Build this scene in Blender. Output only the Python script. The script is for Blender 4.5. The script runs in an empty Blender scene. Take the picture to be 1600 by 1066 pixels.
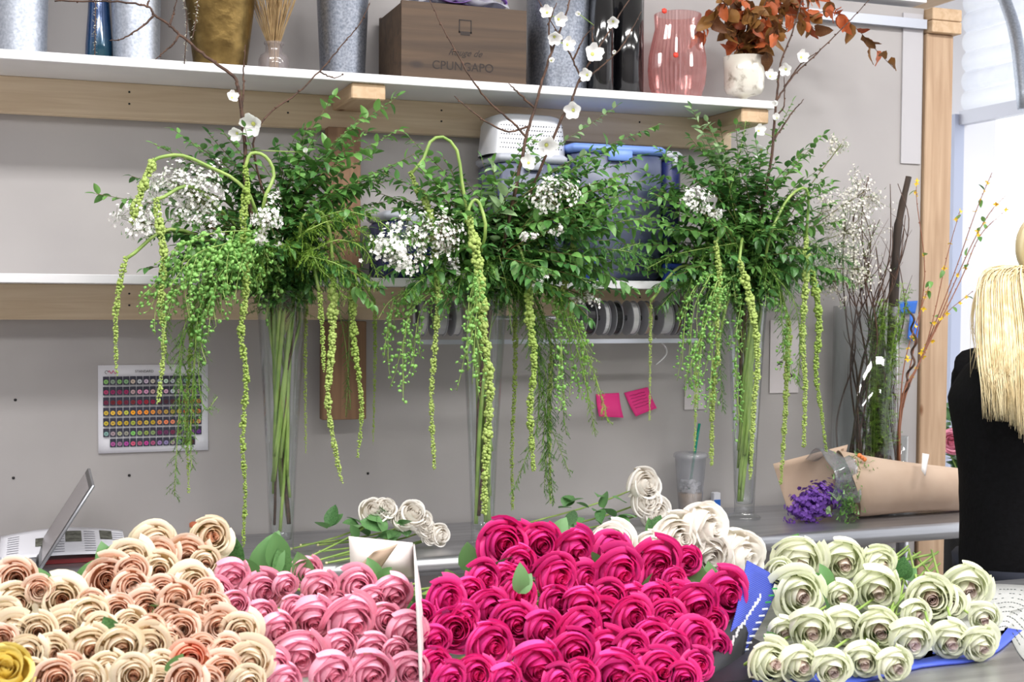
import bpy, math, random
import numpy as np
from mathutils import Vector, Matrix, Euler
R = random.Random(7)
scene = bpy.context.scene
COL = scene.collection
# ------------------------------------------------------------------ camera, world, lights, exposure
F = 2000.0
YAW, PITCH, ROLL = math.radians(20), math.radians(1.95), math.radians(.4)
CAM = Vector((-1.26, -3.46, 1.54))
FW = Vector((math.sin(YAW)*math.cos(PITCH), math.cos(YAW)*math.cos(PITCH), -math.sin(PITCH)))
R0 = Vector((math.cos(YAW), -math.sin(YAW), 0)); U0 = R0.cross(FW)
RT = math.cos(ROLL)*R0 + math.sin(ROLL)*U0
UP = -math.sin(ROLL)*R0 + math.cos(ROLL)*U0
cd = bpy.data.cameras.new('camera'); cam = bpy.data.objects.new('camera', cd); COL.objects.link(cam)
cd.sensor_width = 36; cd.lens = 45; cd.clip_start = .05
cam.matrix_world = Matrix(((RT.x, UP.x, -FW.x, CAM.x), (RT.y, UP.y, -FW.y, CAM.y), (RT.z, UP.z, -FW.z, CAM.z), (0, 0, 0, 1)))
cd.dof.use_dof = True; cd.dof.focus_distance = 2.9; cd.dof.aperture_fstop = 9
scene.camera = cam
w = bpy.data.worlds.new('overcast_sky'); scene.world = w; w.use_nodes = True
w.node_tree.nodes['Background'].inputs[0].default_value = (.94, .965, 1, 1)
w.node_tree.nodes['Background'].inputs[1].default_value = 1.9
vs = scene.view_settings
vs.view_transform = 'Standard'; vs.look = 'None'; vs.exposure = .2; vs.gamma = 1; vs.use_curve_mapping = False
LAMP_W = 40
scene.cycles.transparent_max_bounces = 24

def ray(px, py): return FW + RT*((px-800)/F) + UP*((533-py)/F)
def onY(px, py, y):
    d = ray(px, py); return CAM + d*((y-CAM.y)/d.y)
def onX(px, py, x):
    d = ray(px, py); return CAM + d*((x-CAM.x)/d.x)
def onZ(px, py, z):
    d = ray(px, py); return CAM + d*((z-CAM.z)/d.z)
def dep(p): return (p-CAM).dot(FW)

# ------------------------------------------------------------------ materials
def lin(c):
    c = [x/255 for x in c]
    return tuple(x/12.92 if x <= .04045 else ((x+.055)/1.055)**2.4 for x in c)+(1,)
class NT:
    def __init__(s, name):
        s.m = bpy.data.materials.new(name); s.m.use_nodes = True; s.t = s.m.node_tree
        s.b = s.t.nodes['Principled BSDF']; s.out = s.t.nodes['Material Output']
    def n(s, typ, **kw):
        x = s.t.nodes.new(typ)
        for k, v in kw.items():
            if k.startswith('i_'):
                k = k[2:]; k = int(k) if k.isdigit() else k.replace('_', ' ')
                x.inputs[k].default_value = v
            else: setattr(x, k, v)
        return x
    def l(s, a, b): s.t.links.new(a, b)
    def ramp(s, fac, stops):
        r = s.n('ShaderNodeValToRGB'); e = r.color_ramp.elements
        while len(e) < len(stops): e.new(.5)
        for el, (p, c) in zip(e, stops): el.position = p; el.color = c
        s.l(fac, r.inputs[0]); return r.outputs[0]
MATS = {}
def mat(name, c, rough=.5, metal=0, c2=None, scale=20, stretch=(1, 1, 1), bump=0, spec=None, coat=0, detail=3, lo=.35, hi=.65):
    if name in MATS: return MATS[name]
    T = NT(name); b = T.b
    b.inputs['Roughness'].default_value = rough; b.inputs['Metallic'].default_value = metal
    b.inputs['Base Color'].default_value = lin(c)
    if spec is not None: b.inputs['Specular IOR Level'].default_value = spec
    if coat: b.inputs['Coat Weight'].default_value = coat
    if c2 or bump:
        tc = T.n('ShaderNodeTexCoord'); mp = T.n('ShaderNodeMapping'); mp.inputs['Scale'].default_value = stretch
        T.l(tc.outputs['Object'], mp.inputs[0])
        nz = T.n('ShaderNodeTexNoise', i_Scale=scale, i_Detail=detail); T.l(mp.outputs[0], nz.inputs['Vector'])
        if c2: T.l(T.ramp(nz.outputs[0], [(lo, lin(c)), (hi, lin(c2))]), b.inputs['Base Color'])
        if bump:
            bp = T.n('ShaderNodeBump', i_Strength=bump, i_Distance=.01); T.l(nz.outputs[0], bp.inputs['Height']); T.l(bp.outputs[0], b.inputs['Normal'])
    MATS[name] = T.m; return T.m
def wood(name, c, c2, axis=0, scale=14, knots=(120, 78, 45)):
    T = NT(name); tc = T.n('ShaderNodeTexCoord'); mp = T.n('ShaderNodeMapping')
    s = [1, 1, 1]; s[axis] = .05; mp.inputs['Scale'].default_value = s; T.l(tc.outputs['Object'], mp.inputs[0])
    nz = T.n('ShaderNodeTexNoise', i_Scale=scale*3, i_Detail=6, i_Distortion=1.2); T.l(mp.outputs[0], nz.inputs['Vector'])
    base = T.ramp(nz.outputs[0], [(.3, lin(c)), (.7, lin(c2))])
    s2 = [1, 1, 1]; s2[axis] = .5; mp2 = T.n('ShaderNodeMapping'); mp2.inputs['Scale'].default_value = s2; T.l(tc.outputs['Object'], mp2.inputs[0])
    vo = T.n('ShaderNodeTexVoronoi', i_Scale=9.0); T.l(mp2.outputs[0], vo.inputs['Vector'])
    k = T.ramp(vo.outputs['Distance'], [(.04, (1, 1, 1, 1)), (.11, (0, 0, 0, 1))])
    mx = T.n('ShaderNodeMix', data_type='RGBA'); T.l(k, mx.inputs[0]); T.l(base, mx.inputs[6]); mx.inputs[7].default_value = lin(knots)
    T.l(mx.outputs[2], T.b.inputs['Base Color']); T.b.inputs['Roughness'].default_value = .65
    bp = T.n('ShaderNodeBump', i_Strength=.15, i_Distance=.004); T.l(nz.outputs[0], bp.inputs['Height']); T.l(bp.outputs[0], T.b.inputs['Normal'])
    MATS[name] = T.m; return T.m
def glass(name, tint=(250, 252, 252), rough=.03, ior=1.45, body=0, bodyc=(255, 255, 255)):
    T = NT(name); T.t.nodes.remove(T.b)
    tr = T.n('ShaderNodeBsdfTransparent'); tr.inputs[0].default_value = lin(tint)
    gl = T.n('ShaderNodeBsdfGlossy', i_Roughness=rough)
    lw = T.n('ShaderNodeLayerWeight', i_Blend=.5); pw = T.n('ShaderNodeMath', operation='POWER', i_1=3.0); T.l(lw.outputs['Facing'], pw.inputs[0])
    fr = T.n('ShaderNodeMath', operation='MULTIPLY_ADD', i_1=.8, i_2=.05 if ior < 1.48 else .06); T.l(pw.outputs[0], fr.inputs[0]); mx = T.n('ShaderNodeMixShader')
    T.l(fr.outputs[0], mx.inputs[0]); T.l(tr.outputs[0], mx.inputs[1]); T.l(gl.outputs[0], mx.inputs[2]); o = mx.outputs[0]
    if body:
        df = T.n('ShaderNodeBsdfDiffuse'); df.inputs[0].default_value = lin(bodyc); m2 = T.n('ShaderNodeMixShader'); m2.inputs[0].default_value = body
        T.l(o, m2.inputs[1]); T.l(df.outputs[0], m2.inputs[2]); o = m2.outputs[0]
    T.l(o, T.out.inputs[0]); MATS[name] = T.m; return T.m
def leafmat(name, c, c2, trans=.3, rough=.42, back=None, ramp=None):
    """thin living tissue: colour varies per object (random) and, with ramp, from petal base (v=0) to rim (v=1)"""
    T = NT(name); oi = T.n('ShaderNodeObjectInfo')
    if ramp:
        at = T.n('ShaderNodeAttribute', attribute_name='v'); base = T.ramp(at.outputs['Fac'], [(p, lin(q)) for p, q in ramp])
        mx = T.n('ShaderNodeMix', data_type='RGBA'); mx.blend_type = 'MULTIPLY'; mx.inputs[0].default_value = 1
        var = T.ramp(oi.outputs['Random'], [(0, lin(c)), (1, lin(c2))]); T.l(base, mx.inputs[6]); T.l(var, mx.inputs[7]); colr = mx.outputs[2]
    else:
        tc = T.n('ShaderNodeTexCoord'); nz = T.n('ShaderNodeTexNoise', i_Scale=18.0); T.l(tc.outputs['Object'], nz.inputs['Vector'])
        ad = T.n('ShaderNodeMath', operation='ADD'); T.l(oi.outputs['Random'], ad.inputs[0]); T.l(nz.outputs[0], ad.inputs[1])
        colr = T.ramp(ad.outputs[0], [(.3, lin(c)), (1., lin(c2))])
    b = T.b; T.l(colr, b.inputs['Base Color']); b.inputs['Roughness'].default_value = rough
    tl = T.n('ShaderNodeBsdfTranslucent'); T.l(colr, tl.inputs[0]); mx = T.n('ShaderNodeMixShader'); mx.inputs[0].default_value = trans
    T.l(b.outputs[0], mx.inputs[1]); T.l(tl.outputs[0], mx.inputs[2]); T.l(mx.outputs[0], T.out.inputs[0])
    MATS[name] = T.m; return T.m
M_wall = mat('painted_wallboard', (165, 161, 161), .75, c2=(171, 167, 166), scale=3, bump=.03)
M_white = mat('white_melamine', (232, 232, 234), .35, c2=(224, 224, 228), scale=6)
M_pine = wood('pine_along', (228, 208, 180), (208, 184, 152), 0)
M_pinez = wood('pine_upright', (192, 164, 136), (168, 138, 110), 2)
M_piney = wood('pine_bracket', (208, 180, 148), (190, 158, 124), 1)
M_stud = wood('brown_stud', (146, 112, 84), (112, 82, 60), 2)
M_steel = mat('brushed_stainless', (196, 196, 200), .36, .9, c2=(172, 172, 177), scale=30, stretch=(.08, 1, 1))
M_galv = mat('galvanised_zinc', (196, 202, 212), .42, .75, c2=(158, 165, 178), scale=150, lo=.3, hi=.7, detail=6, bump=.04)
M_darkgalv = mat('dark_galvanised', (150, 155, 165), .38, .85, c2=(104, 110, 122), scale=170, lo=.3, hi=.7, detail=6)
M_brass = mat('hammered_brass', (142, 118, 70), .38, .85, c2=(88, 70, 38), scale=26, bump=.35, lo=.3, hi=.75)
M_glass = glass('clear_glass')
M_black = mat('black_gloss', (10, 10, 13), .12, coat=.5)
M_blackm = mat('black_matt', (18, 18, 20), .55)
M_pink_glass = glass('pink_ribbed_glass', (252, 234, 233), .05, 1.5, .10, (205, 170, 168))
M_blueglass = mat('iridescent_blue_glass', (25, 38, 110), .1, .3, c2=(10, 75, 70), scale=3.5, coat=1, stretch=(1, 1, .5))
M_merc = mat('mercury_glass', (226, 222, 210), .25, .25, c2=(150, 140, 125), scale=38, lo=.55, hi=.72, detail=5, coat=.5)
M_crate = wood('aged_crate_wood', (88, 68, 50), (60, 45, 33), 0, 10, (44, 32, 26))
M_ink = mat('dark_ink', (38, 28, 24), .7)
M_leaf = leafmat('ruscus_leaf', (52, 104, 48), (118, 168, 88), .25, .36)
M_leaf2 = leafmat('pale_leaf', (98, 140, 88), (160, 190, 140), .3, .42)
M_leaf3 = leafmat('dark_leaf', (42, 86, 46), (86, 136, 72), .2, .36)
M_stemg = mat('green_stem', (158, 182, 98), .45, c2=(120, 152, 72), scale=18)
M_stemd = mat('thin_green_stem', (92, 110, 52), .5, c2=(106, 82, 52), scale=10)
M_bark = mat('brown_bark', (92, 66, 52), .75, c2=(60, 42, 34), scale=60, bump=.3)
M_bark2 = mat('dark_bark', (70, 58, 50), .85, c2=(38, 32, 30), scale=40, stretch=(1, 1, .2), bump=.6)
M_amar = leafmat('amaranth_green', (146, 178, 74), (184, 206, 116), .25, .6)
M_pod = leafmat('lepidium_pod', (104, 172, 78), (160, 212, 118), .35, .42)
M_fern = leafmat('asparagus_fern', (52, 104, 44), (112, 156, 66), .25, .5)
M_fernl = leafmat('bright_fern', (104, 150, 50), (150, 186, 78), .3, .5)
M_wax = leafmat('white_floret', (240, 236, 236), (252, 250, 248), .25, .55)
M_quince = leafmat('white_blossom', (246, 246, 246), (255, 255, 255), .35, .5)
M_yel = leafmat('yellow_bloom', (250, 200, 20), (255, 218, 60), .3, .5)
M_autumn = leafmat('autumn_leaf', (124, 54, 40), (196, 104, 60), .3, .5)
M_autumn2 = leafmat('brown_autumn_leaf', (84, 44, 36), (132, 92, 44), .2, .55)

# ------------------------------------------------------------------ mesh building
ORG = {}
def org(p): return ORG.get(p.name, Vector((0, 0, 0))) if p else Vector((0, 0, 0))
def put(name, me, parent=None, kind=None):
    o = bpy.data.objects.new(name, me); COL.objects.link(o)
    if parent: o.parent = parent; ORG[o.name] = org(parent)
    if kind: o['kind'] = kind
    return o
def tag(o, label, cat=None, group=None, kind=None):
    o['label'] = label
    if cat: o['category'] = cat
    if group: o['group'] = group
    if kind: o['kind'] = kind
    return o
def thing(name, label, cat, loc, group=None):
    o = bpy.data.objects.new(name, None); COL.objects.link(o); o.empty_display_size = .02
    o.location = Vector(loc); ORG[o.name] = Vector(loc)
    return tag(o, label, cat, group)
def frame(d):
    d = Vector(d).normalized(); a = Vector((0, 0, 1)) if abs(d.z) < .9 else Vector((1, 0, 0))
    x = a.cross(d).normalized(); return x, d.cross(x), d
ICO = None
def ico():
    t = (1+5**.5)/2
    v = [(-1, t, 0), (1, t, 0), (-1, -t, 0), (1, -t, 0), (0, -1, t), (0, 1, t), (0, -1, -t), (0, 1, -t), (t, 0, -1), (t, 0, 1), (-t, 0, -1), (-t, 0, 1)]
    f = [(0, 11, 5), (0, 5, 1), (0, 1, 7), (0, 7, 10), (0, 10, 11), (1, 5, 9), (5, 11, 4), (11, 10, 2), (10, 7, 6), (7, 1, 8), (3, 9, 4), (3, 4, 2), (3, 2, 6), (3, 6, 8), (3, 8, 9), (4, 9, 5), (2, 4, 11), (6, 2, 10), (8, 6, 7), (9, 8, 1)]
    return [Vector(p).normalized() for p in v], f
ICO = ico()
class MB:
    def __init__(s): s.v = []; s.f = []; s.a = []
    def add(s, vs, fs, att=None):
        k = len(s.v); s.v += [Vector(p) for p in vs]; s.f += [tuple(i+k for i in f) for f in fs]
        s.a += list(att) if att else [0]*len(vs); return s
    def box(s, c, d, rot=None, bev=0):
        c = Vector(c); h = Vector(d)/2
        if bev:
            ring = lambda z, q: [Vector((a*(h.x-q), b*(h.y-q), z)) for a, b in _oct(h.x, h.y, bev)]
            L = [ring(-h.z, bev), ring(-h.z+bev, 0), ring(h.z-bev, 0), ring(h.z, bev)]; vs = sum(L, []); n = 8
            fs = [(i*n+j, i*n+(j+1) % n, (i+1)*n+(j+1) % n, (i+1)*n+j) for i in range(3) for j in range(n)] + [tuple(range(n-1, -1, -1)), tuple(range(3*n, 4*n))]
        else:
            vs = [Vector((x*h.x, y*h.y, z*h.z)) for x in (-1, 1) for y in (-1, 1) for z in (-1, 1)]
            fs = [(0, 1, 3, 2), (4, 6, 7, 5), (0, 4, 5, 1), (2, 3, 7, 6), (0, 2, 6, 4), (1, 5, 7, 3)]
        if rot is not None: vs = [rot @ p for p in vs]
        return s.add([p+c for p in vs], fs)
    def tube(s, pts, rad, n=6, cap=True):
        pts = [Vector(p) for p in pts]; m = len(pts)
        if not hasattr(rad, '__len__'): rad = [rad]*m
        vs = []; px = None
        for i, p in enumerate(pts):
            d = (pts[min(i+1, m-1)]-pts[max(i-1, 0)])
            d = d.normalized() if d.length > 1e-9 else Vector((0, 0, 1))
            if px is None: x, y, _ = frame(d)
            else:
                x = px-d*px.dot(d)
                x = x.normalized() if x.length > 1e-6 else frame(d)[0]
                y = d.cross(x)
            px = x
            vs += [p+(x*math.cos(a)+y*math.sin(a))*rad[i] for a in (2*math.pi*j/n for j in range(n))]
        fs = [(i*n+j, i*n+(j+1) % n, (i+1)*n+(j+1) % n, (i+1)*n+j) for i in range(m-1) for j in range(n)]
        if cap: fs += [tuple(range(n-1, -1, -1)), tuple(range((m-1)*n, m*n))]
        return s.add(vs, fs, [i/(m-1) for i in range(m) for j in range(n)])
    def lathe(s, c, prof, n=32, ribs=0, rib=0, sx=1, sy=1):
        c = Vector(c); vs = []; m = len(prof)
        for r, z in prof:
            for j in range(n):
                a = 2*math.pi*j/n; q = r*(1+rib*(1 if j % 2 else -1)) if ribs else r
                vs.append(c+Vector((q*math.cos(a)*sx, q*math.sin(a)*sy, z)))
        fs = [(i*n+j, i*n+(j+1) % n, (i+1)*n+(j+1) % n, (i+1)*n+j) for i in range(m-1) for j in range(n)]
        return s.add(vs, fs)
    def blob(s, c, r, rot=None):
        c = Vector(c); r = Vector(r) if hasattr(r, '__len__') else Vector((r, r, r))
        vs = [Vector((p.x*r.x, p.y*r.y, p.z*r.z)) for p in ICO[0]]
        if rot is not None: vs = [rot @ p for p in vs]
        return s.add([c+p for p in vs], ICO[1])
    def quad(s, a, b, c, d): return s.add([a, b, c, d], [(0, 1, 2, 3)])
    def sheet(s, fn, nu, nv, thick=0):
        g = [[Vector(fn(i/nu, j/nv)) for i in range(nu+1)] for j in range(nv+1)]
        vs = sum(g, []); k = nu+1
        fs = [(j*k+i, j*k+i+1, (j+1)*k+i+1, (j+1)*k+i) for j in range(nv) for i in range(nu)]
        at = [j/nv for j in range(nv+1) for i in range(nu+1)]
        if thick:
            me = bpy.data.meshes.new('t'); me.from_pydata(vs, [], fs); me.update()
            nr = [Vector(x.normal) for x in me.vertices]; bpy.data.meshes.remove(me); N = len(vs)
            vs = vs+[p-n*thick for p, n in zip(vs, nr)]; at = at*2
            fb = [tuple(i+N for i in reversed(f)) for f in fs]
            bd = [i for i in range(k)]+[j*k+nu for j in range(1, nv+1)]+[nv*k+i for i in range(nu-1, -1, -1)]+[j*k for j in range(nv-1, 0, -1)]
            fs = fs+fb+[(bd[(q+1) % len(bd)], bd[q], bd[q]+N, bd[(q+1) % len(bd)]+N) for q in range(len(bd))]
        return s.add(vs, fs, at)
    def mesh(s, name, m, o=Vector((0, 0, 0)), smooth=True):
        me = bpy.data.meshes.new(name); me.from_pydata([tuple(p-o) for p in s.v], [], s.f)
        if any(s.a):
            a = me.attributes.new('v', 'FLOAT', 'POINT'); a.data.foreach_set('value', s.a)
        if smooth and me.polygons: me.polygons.foreach_set('use_smooth', [True]*len(me.polygons))
        for q in (m if isinstance(m, (list, tuple)) else [m]): me.materials.append(q)
        me.update(); return me
    def build(s, name, m, parent=None, smooth=True, kind=None, loc=None):
        if parent is not None: return put(name, s.mesh(name, m, org(parent), smooth), parent, kind)
        o = Vector(loc) if loc is not None else Vector((0, 0, 0))
        ob = put(name, s.mesh(name, m, o, smooth), None, kind); ob.location = o; ORG[ob.name] = o; return ob
def _oct(hx, hy, b):
    x = (hx-b)/hx; y = (hy-b)/hy
    return [(1, y), (x, 1), (-x, 1), (-1, y), (-1, -y), (-x, -1), (x, -1), (1, -y)][::1]
def inst(name, me, parent, pos, rot, sc=1):
    o = bpy.data.objects.new(name, me); COL.objects.link(o); o.parent = parent
    s = sc if hasattr(sc, '__len__') else (sc, sc, sc)
    o.matrix_basis = Matrix.Translation(pos-org(parent)) @ rot.to_4x4() @ Matrix.Diagonal((*s, 1))
    ORG[o.name] = org(parent)
    return o
def axes(x, y, z): return Matrix((x, y, z)).transposed()
def bez(p, n=12):
    """smooth curve through points (Catmull-Rom)"""
    p = [Vector(q) for q in p]
    if len(p) == 2: return [p[0].lerp(p[1], i/n) for i in range(n+1)]
    q = [p[0]*2-p[1]]+p+[p[-1]*2-p[-2]]; out = []; per = max(2, n//(len(p)-1))
    for i in range(1, len(q)-2):
        for k in range(per):
            t = k/per; a, b, c, d = q[i-1:i+3]
            out.append(.5*((2*b)+(c-a)*t+(2*a-5*b+4*c-d)*t*t+(3*b-a-3*c+d)*t**3))
    return out+[p[-1]]
def along(path, step):
    L = [0]
    for a, b in zip(path, path[1:]): L.append(L[-1]+(b-a).length)
    out = []; t = 0; i = 0
    while t < L[-1]:
        while L[i+1] < t: i += 1
        u = (t-L[i])/max(1e-9, L[i+1]-L[i]); out.append((path[i].lerp(path[i+1], u), (path[i+1]-path[i]).normalized(), t/L[-1])); t += step
    return out
def rv(s=1): return Vector((R.uniform(-s, s), R.uniform(-s, s), R.uniform(-s, s)))
def text(s, size, m, parent, pos, xdir, ydir, shear=0, align='LEFT', name='lettering'):
    cu = bpy.data.curves.new('txt', 'FONT'); cu.body = s; cu.size = size; cu.shear = shear; cu.align_x = align; cu.extrude = .0003
    tmp = bpy.data.objects.new('txt', cu); COL.objects.link(tmp); bpy.context.view_layer.update()
    me = bpy.data.meshes.new_from_object(tmp.evaluated_get(bpy.context.evaluated_depsgraph_get())); bpy.data.objects.remove(tmp)
    me.materials.clear(); me.materials.append(m); x = Vector(xdir).normalized(); y = Vector(ydir).normalized()
    return inst(name, me, parent, Vector(pos), axes(x, y, x.cross(y)))
# ------------------------------------------------------------------ setting
TZ = .9                                    # both worktops
M_floor = mat('concrete_floor', (150, 147, 143), .6, c2=(128, 125, 122), scale=4, bump=.05)
M_ceil = mat('ceiling_paint', (225, 223, 220), .8)
M_gar = leafmat('translucent_door_panel', (240, 242, 248), (250, 251, 253), .8, .5)
def struct(name, mb, m, label=None, smooth=False, cat=None):
    o = mb.build(name, m, smooth=smooth, kind='structure'); o['label'] = label
    o['category'] = cat or name.split('_')[0]; return o
struct('floor', MB().box((1, 0, -.05), (12, 10, .1)), M_floor, 'grey concrete shop floor under the worktables')
struct('ceiling', MB().box((.4, -1, 3.45), (6.2, 8, .1)), M_ceil, 'pale ceiling high above the worktables')
wl = struct('wall_back', MB().box((-.9, .045, 1.24), (4.61, .09, 2.48)), M_wall, 'beige painted wallboard partition behind the vases')
for px, py in ((24, 625), (21, 747), (202, 743), (575, 740)):
    p = onY(px, py, -.0015); MB().blob(p, (.004, .002, .004)).build('screw_head', M_blackm, wl)
MB().box((1.36, -.003, 2.22), (.075, .006, .48)).build('bare_board_strip', mat('bare_board', (182, 180, 184), .7), wl, False)
MB().box((1.12, -.012, 2.425), (.56, .024, .03)).build('metal_channel', mat('channel_metal', (176, 180, 190), .4, .6), wl, False)
MB().box((-.9, .04, 2.52), (4.6, .12, .05)).build('cap_board', M_white, wl, False)
tp = struct('trim_1', MB().box((1.462, .04, 1.2), (.105, .105, 2.4), bev=.003), M_pinez, 'square pine post at the end of the partition wall', cat='post')
for z in (2.42, 2.46): MB().box((1.47, .03, z), (.115, .13, .038), bev=.002).build('beam_end', M_piney, tp, False)
wls = struct('wall_left', MB().box((-3.25, -1, 1.7), (.1, 8, 3.4)), M_wall, 'side wall of the workroom')
struct('wall_front', MB().box((0, -5.05, 1.7), (6.6, .1, 3.4)), M_wall, 'plain wall on the far side of the workroom')
# right side: roll-up door half open, jamb, bright yard beyond
GX = 3.2
y_j = onX(1503, 400, GX).y
wr = struct('wall_right', MB().box((GX+.1, y_j+1.5, 1.7), (.2, 3.0, 3.4)), mat('white_block_wall', (236, 236, 242), .7), 'white wall beside the roll-up door opening')
MB().box((GX+.1, -3.4, 1.7), (.2, 3.4, 3.4)).build('wall_stretch', MATS['white_block_wall'], wr, False)
MB().box((GX-.03, y_j+.03, 1.25), (.06, .06, 2.5)).build('door_jamb', mat('blue_grey_jamb', (186, 194, 218), .5), wr, False)
dz = onX(1540, 182, GX).z
door = thing('door_1', 'white corrugated roll-up door raised above the bright doorway', 'door', (GX, 0, dz)); door['kind'] = 'structure'
for i in range(12):
    z = dz+.05+i*.1
    MB().sheet(lambda u, v: (GX-.025*math.sin(math.pi*v)**.6, y_j-5*u, z+.098*v), 1, 6, .006).build('slat', M_gar, door)
MB().box((GX-.01, y_j-2.5, dz+.01), (.05, 5, .07)).build('bottom_rail', mat('rail_grey', (198, 200, 210), .4, .3), door, False)
tk = [onX(1600, 170, GX-.12), onX(1588, 60, GX-.12), onX(1570, 0, GX-.12), onX(1545, -60, GX-.12)]
MB().tube(bez(tk), .03, 6).build('guide_track', M_galv, door)
wb = MB().box((2.6, 1.9, 2.98), (.14, 3.2, .12)); wb.build('trim_2', M_piney, smooth=False, kind='structure')
bpy.data.objects['trim_2']['label'] = 'brown timber header beam near the roll-up door'; bpy.data.objects['trim_2']['category'] = 'beam'
# ceiling lamps
for i, (x, y) in enumerate(((-1.6, -1.75), (.2, -1.75), (2.0, -1.75), (-1.6, -3.5), (.2, -3.5), (2.0, -3.5))):
    t = thing('ceiling_light', 'long fluorescent ceiling light above the worktables', 'light', (x, y, 3.4), 'fluorescent ceiling lights')
    MB().box((x, y, 3.375), (1.3, .3, .05), bev=.01).build('housing', M_white, t, False)
    d = NT('tube_glow') if i == 0 else None
    if d:
        d.b.inputs['Emission Color'].default_value = (1, .97, .93, 1); d.b.inputs['Emission Strength'].default_value = 3; MATS['tube'] = d.m
    for s in (-.07, .07): MB().tube([(x-.6, y+s, 3.335), (x+.6, y+s, 3.335)], .016, 10).build('tube', MATS['tube'], t)
    ld = bpy.data.lights.new('lamp_light', 'AREA'); ld.shape = 'RECTANGLE'; ld.size = 1.25; ld.size_y = .28; ld.energy = LAMP_W; ld.color = (1, .985, .965)
    lo = bpy.data.objects.new('lamp_light', ld); COL.objects.link(lo); lo.parent = t; lo.location = (0, 0, -.09)

# ------------------------------------------------------------------ shelves
UZ, LZ = 2.102, 1.588
def shelf(name, label, x0, x1, z, d, brackets):
    t = thing(name, label, 'shelf', (x0, 0, z))
    MB().box(((x0+x1)/2, -d/2, z-.011), (x1-x0, d, .022), bev=.0015).build('board', M_white, t, False)
    lg = MB().box(((x0+x1)/2, -.019, z-.022-.045), (x1-x0, .038, .09), bev=.002).build('ledger_board', M_pine, t, False)
    for px in (202, 450, 690, 1000):
        p = onY(px, 140 if z > 2 else 470, -.039)
        if p.x > x1-.05: continue
        for dz_ in (-.045, -.075): MB().blob((p.x, -.039, z+dz_), (.003, .0015, .003)).build('screw_head', M_blackm, lg)
    for x in brackets: MB().box((x, -.038-(d-.05)/2, z-.022-.0205), (.088, d-.05, .041), bev=.003).build('bracket_arm', M_piney, t, False)
    return t
bx1 = onY(575, 140, -.26).x; bx2 = onY(1178, 178, -.26).x
shelf('wall_shelf', 'high white wall shelf on pine ledger holding buckets and vases', -1.75, bx2+.055, UZ, .28, (bx1, bx2))
lx1 = onY(1074, 455, -.24).x
shelf('wall_shelf', 'lower white wall shelf behind the vases with tubs on it', -1.75, lx1, LZ, .26, ())
sx = onY(536, 560, -.058).x; zt = UZ-.11; zb = onY(536, 655, -.058).z
st = thing('wall_stud', 'brown knotty upright board fixed on the wall below the shelves', 'board', (sx, -.038, zb))
MB().box((sx, -.058, (LZ-.115+zb)/2), (.12, .038, LZ-.115-zb), bev=.002).build('lower_board', M_stud, st, False)
MB().box((bx1-.02, -.058, (zt+LZ)/2+.002), (.09, .038, zt-LZ-.006), bev=.002).build('upper_board', M_stud, st, False)
for z in (zt-.03, zt-.06):
    for dx in (-.015, .015): MB().blob((bx1-.02+dx, -.078, z), (.003, .0015, .003)).build('screw_head', M_galv, st)

# ------------------------------------------------------------------ tables
def table(name, label, x0, x1, y0, y1):
    t = thing(name, label, 'table', ((x0+x1)/2, (y0+y1)/2, 0))
    MB().box(((x0+x1)/2, (y0+y1)/2, TZ-.012), (x1-x0-.04, y1-y0-.02, .024)).build('top', M_steel, t, False)
    pr = [(x, y0+.024*math.cos(a), TZ-.024+.024*math.sin(a)) for x in (0,) for a in ()]
    MB().tube([(x0, y0+.012, TZ-.022), (x1, y0+.012, TZ-.022)], .024, 14).build('rolled_edge', M_steel, t)
    for x in (x0+.1, x1-.1):
        for y in (y0+.07, y1-.07): MB().tube([(x, y, 0), (x, y, TZ-.02)], .02, 10).build('leg', M_steel, t)
    MB().box(((x0+x1)/2, (y0+y1)/2, .25), (x1-x0-.2, y1-y0-.1, .02)).build('undershelf', M_steel, t, False)
    return t
table('worktable', 'long stainless steel worktable along the wall under the tall vases', -1.75, 1.40, -.46, -.005)
FY = -1.80
table('worktable', 'stainless steel worktable covered with bunches of roses', -1.75, 1.15, FY, FY+.70)
# ------------------------------------------------------------------ things on the high shelf
def lbase(px, y=-.15): q = onY(px, 110, y); return Vector((q.x, y, UZ))
def bucket(px0, px1, h, taper, m, label, y=-.15, name='metal_bucket', group=None):
    a = onY(px0, 100, y); b = onY(px1, 100, y); c = Vector(((a.x+b.x)/2, y, UZ)); r = (b-a).length/2*math.cos(YAW*.4)
    t = thing(name, label, 'bucket', c, group); r1 = r*taper
    MB().lathe(c, [(.001, .004), (r*.97, .004), (r*.97, 0), (r, .002), (r*.99, .012), (r+(r1-r)*.5, h*.5), (r1, h-.006), (r1+.004, h), (r1-.002, h), (r-.003, .012), (.001, .012)], 40).build('body', m, t)
    MB().lathe(c, [(r+.0015, .0), (r+.003, .003), (r+.0015, .008)], 40).build('base_rim', m, t)
    return t, c, r
bucket(-12, 74, .34, 1.15, M_galv, 'galvanised bucket on the high shelf, standing apart from the blue vase')
bucket(176, 250, .34, 1.12, M_galv, 'galvanised bucket right against the blue glass vase')
bucket(500, 570, .38, 1.25, M_darkgalv, 'flared shiny dark zinc bucket between jar and wooden crate')
bucket(828, 915, .36, 1.1, M_darkgalv, 'frosted zinc bucket between the wooden crate and black cylinders')
c = lbase(155, -.12); t = thing('glass_vase', 'iridescent blue and teal glass vase beside a zinc bucket', 'vase', c)
MB().lathe(c, [(.001, 0), (.032, 0), (.034, .004), (.033, .05), (.027, .13), (.022, .22), (.028, .33), (.025, .33), (.018, .22), (.001, .02)], 32).build('body', M_blueglass, t)
c = lbase(344, -.15); t = thing('brass_vase', 'tall hammered brass vase with flared mouth on high shelf', 'vase', c)
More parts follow.
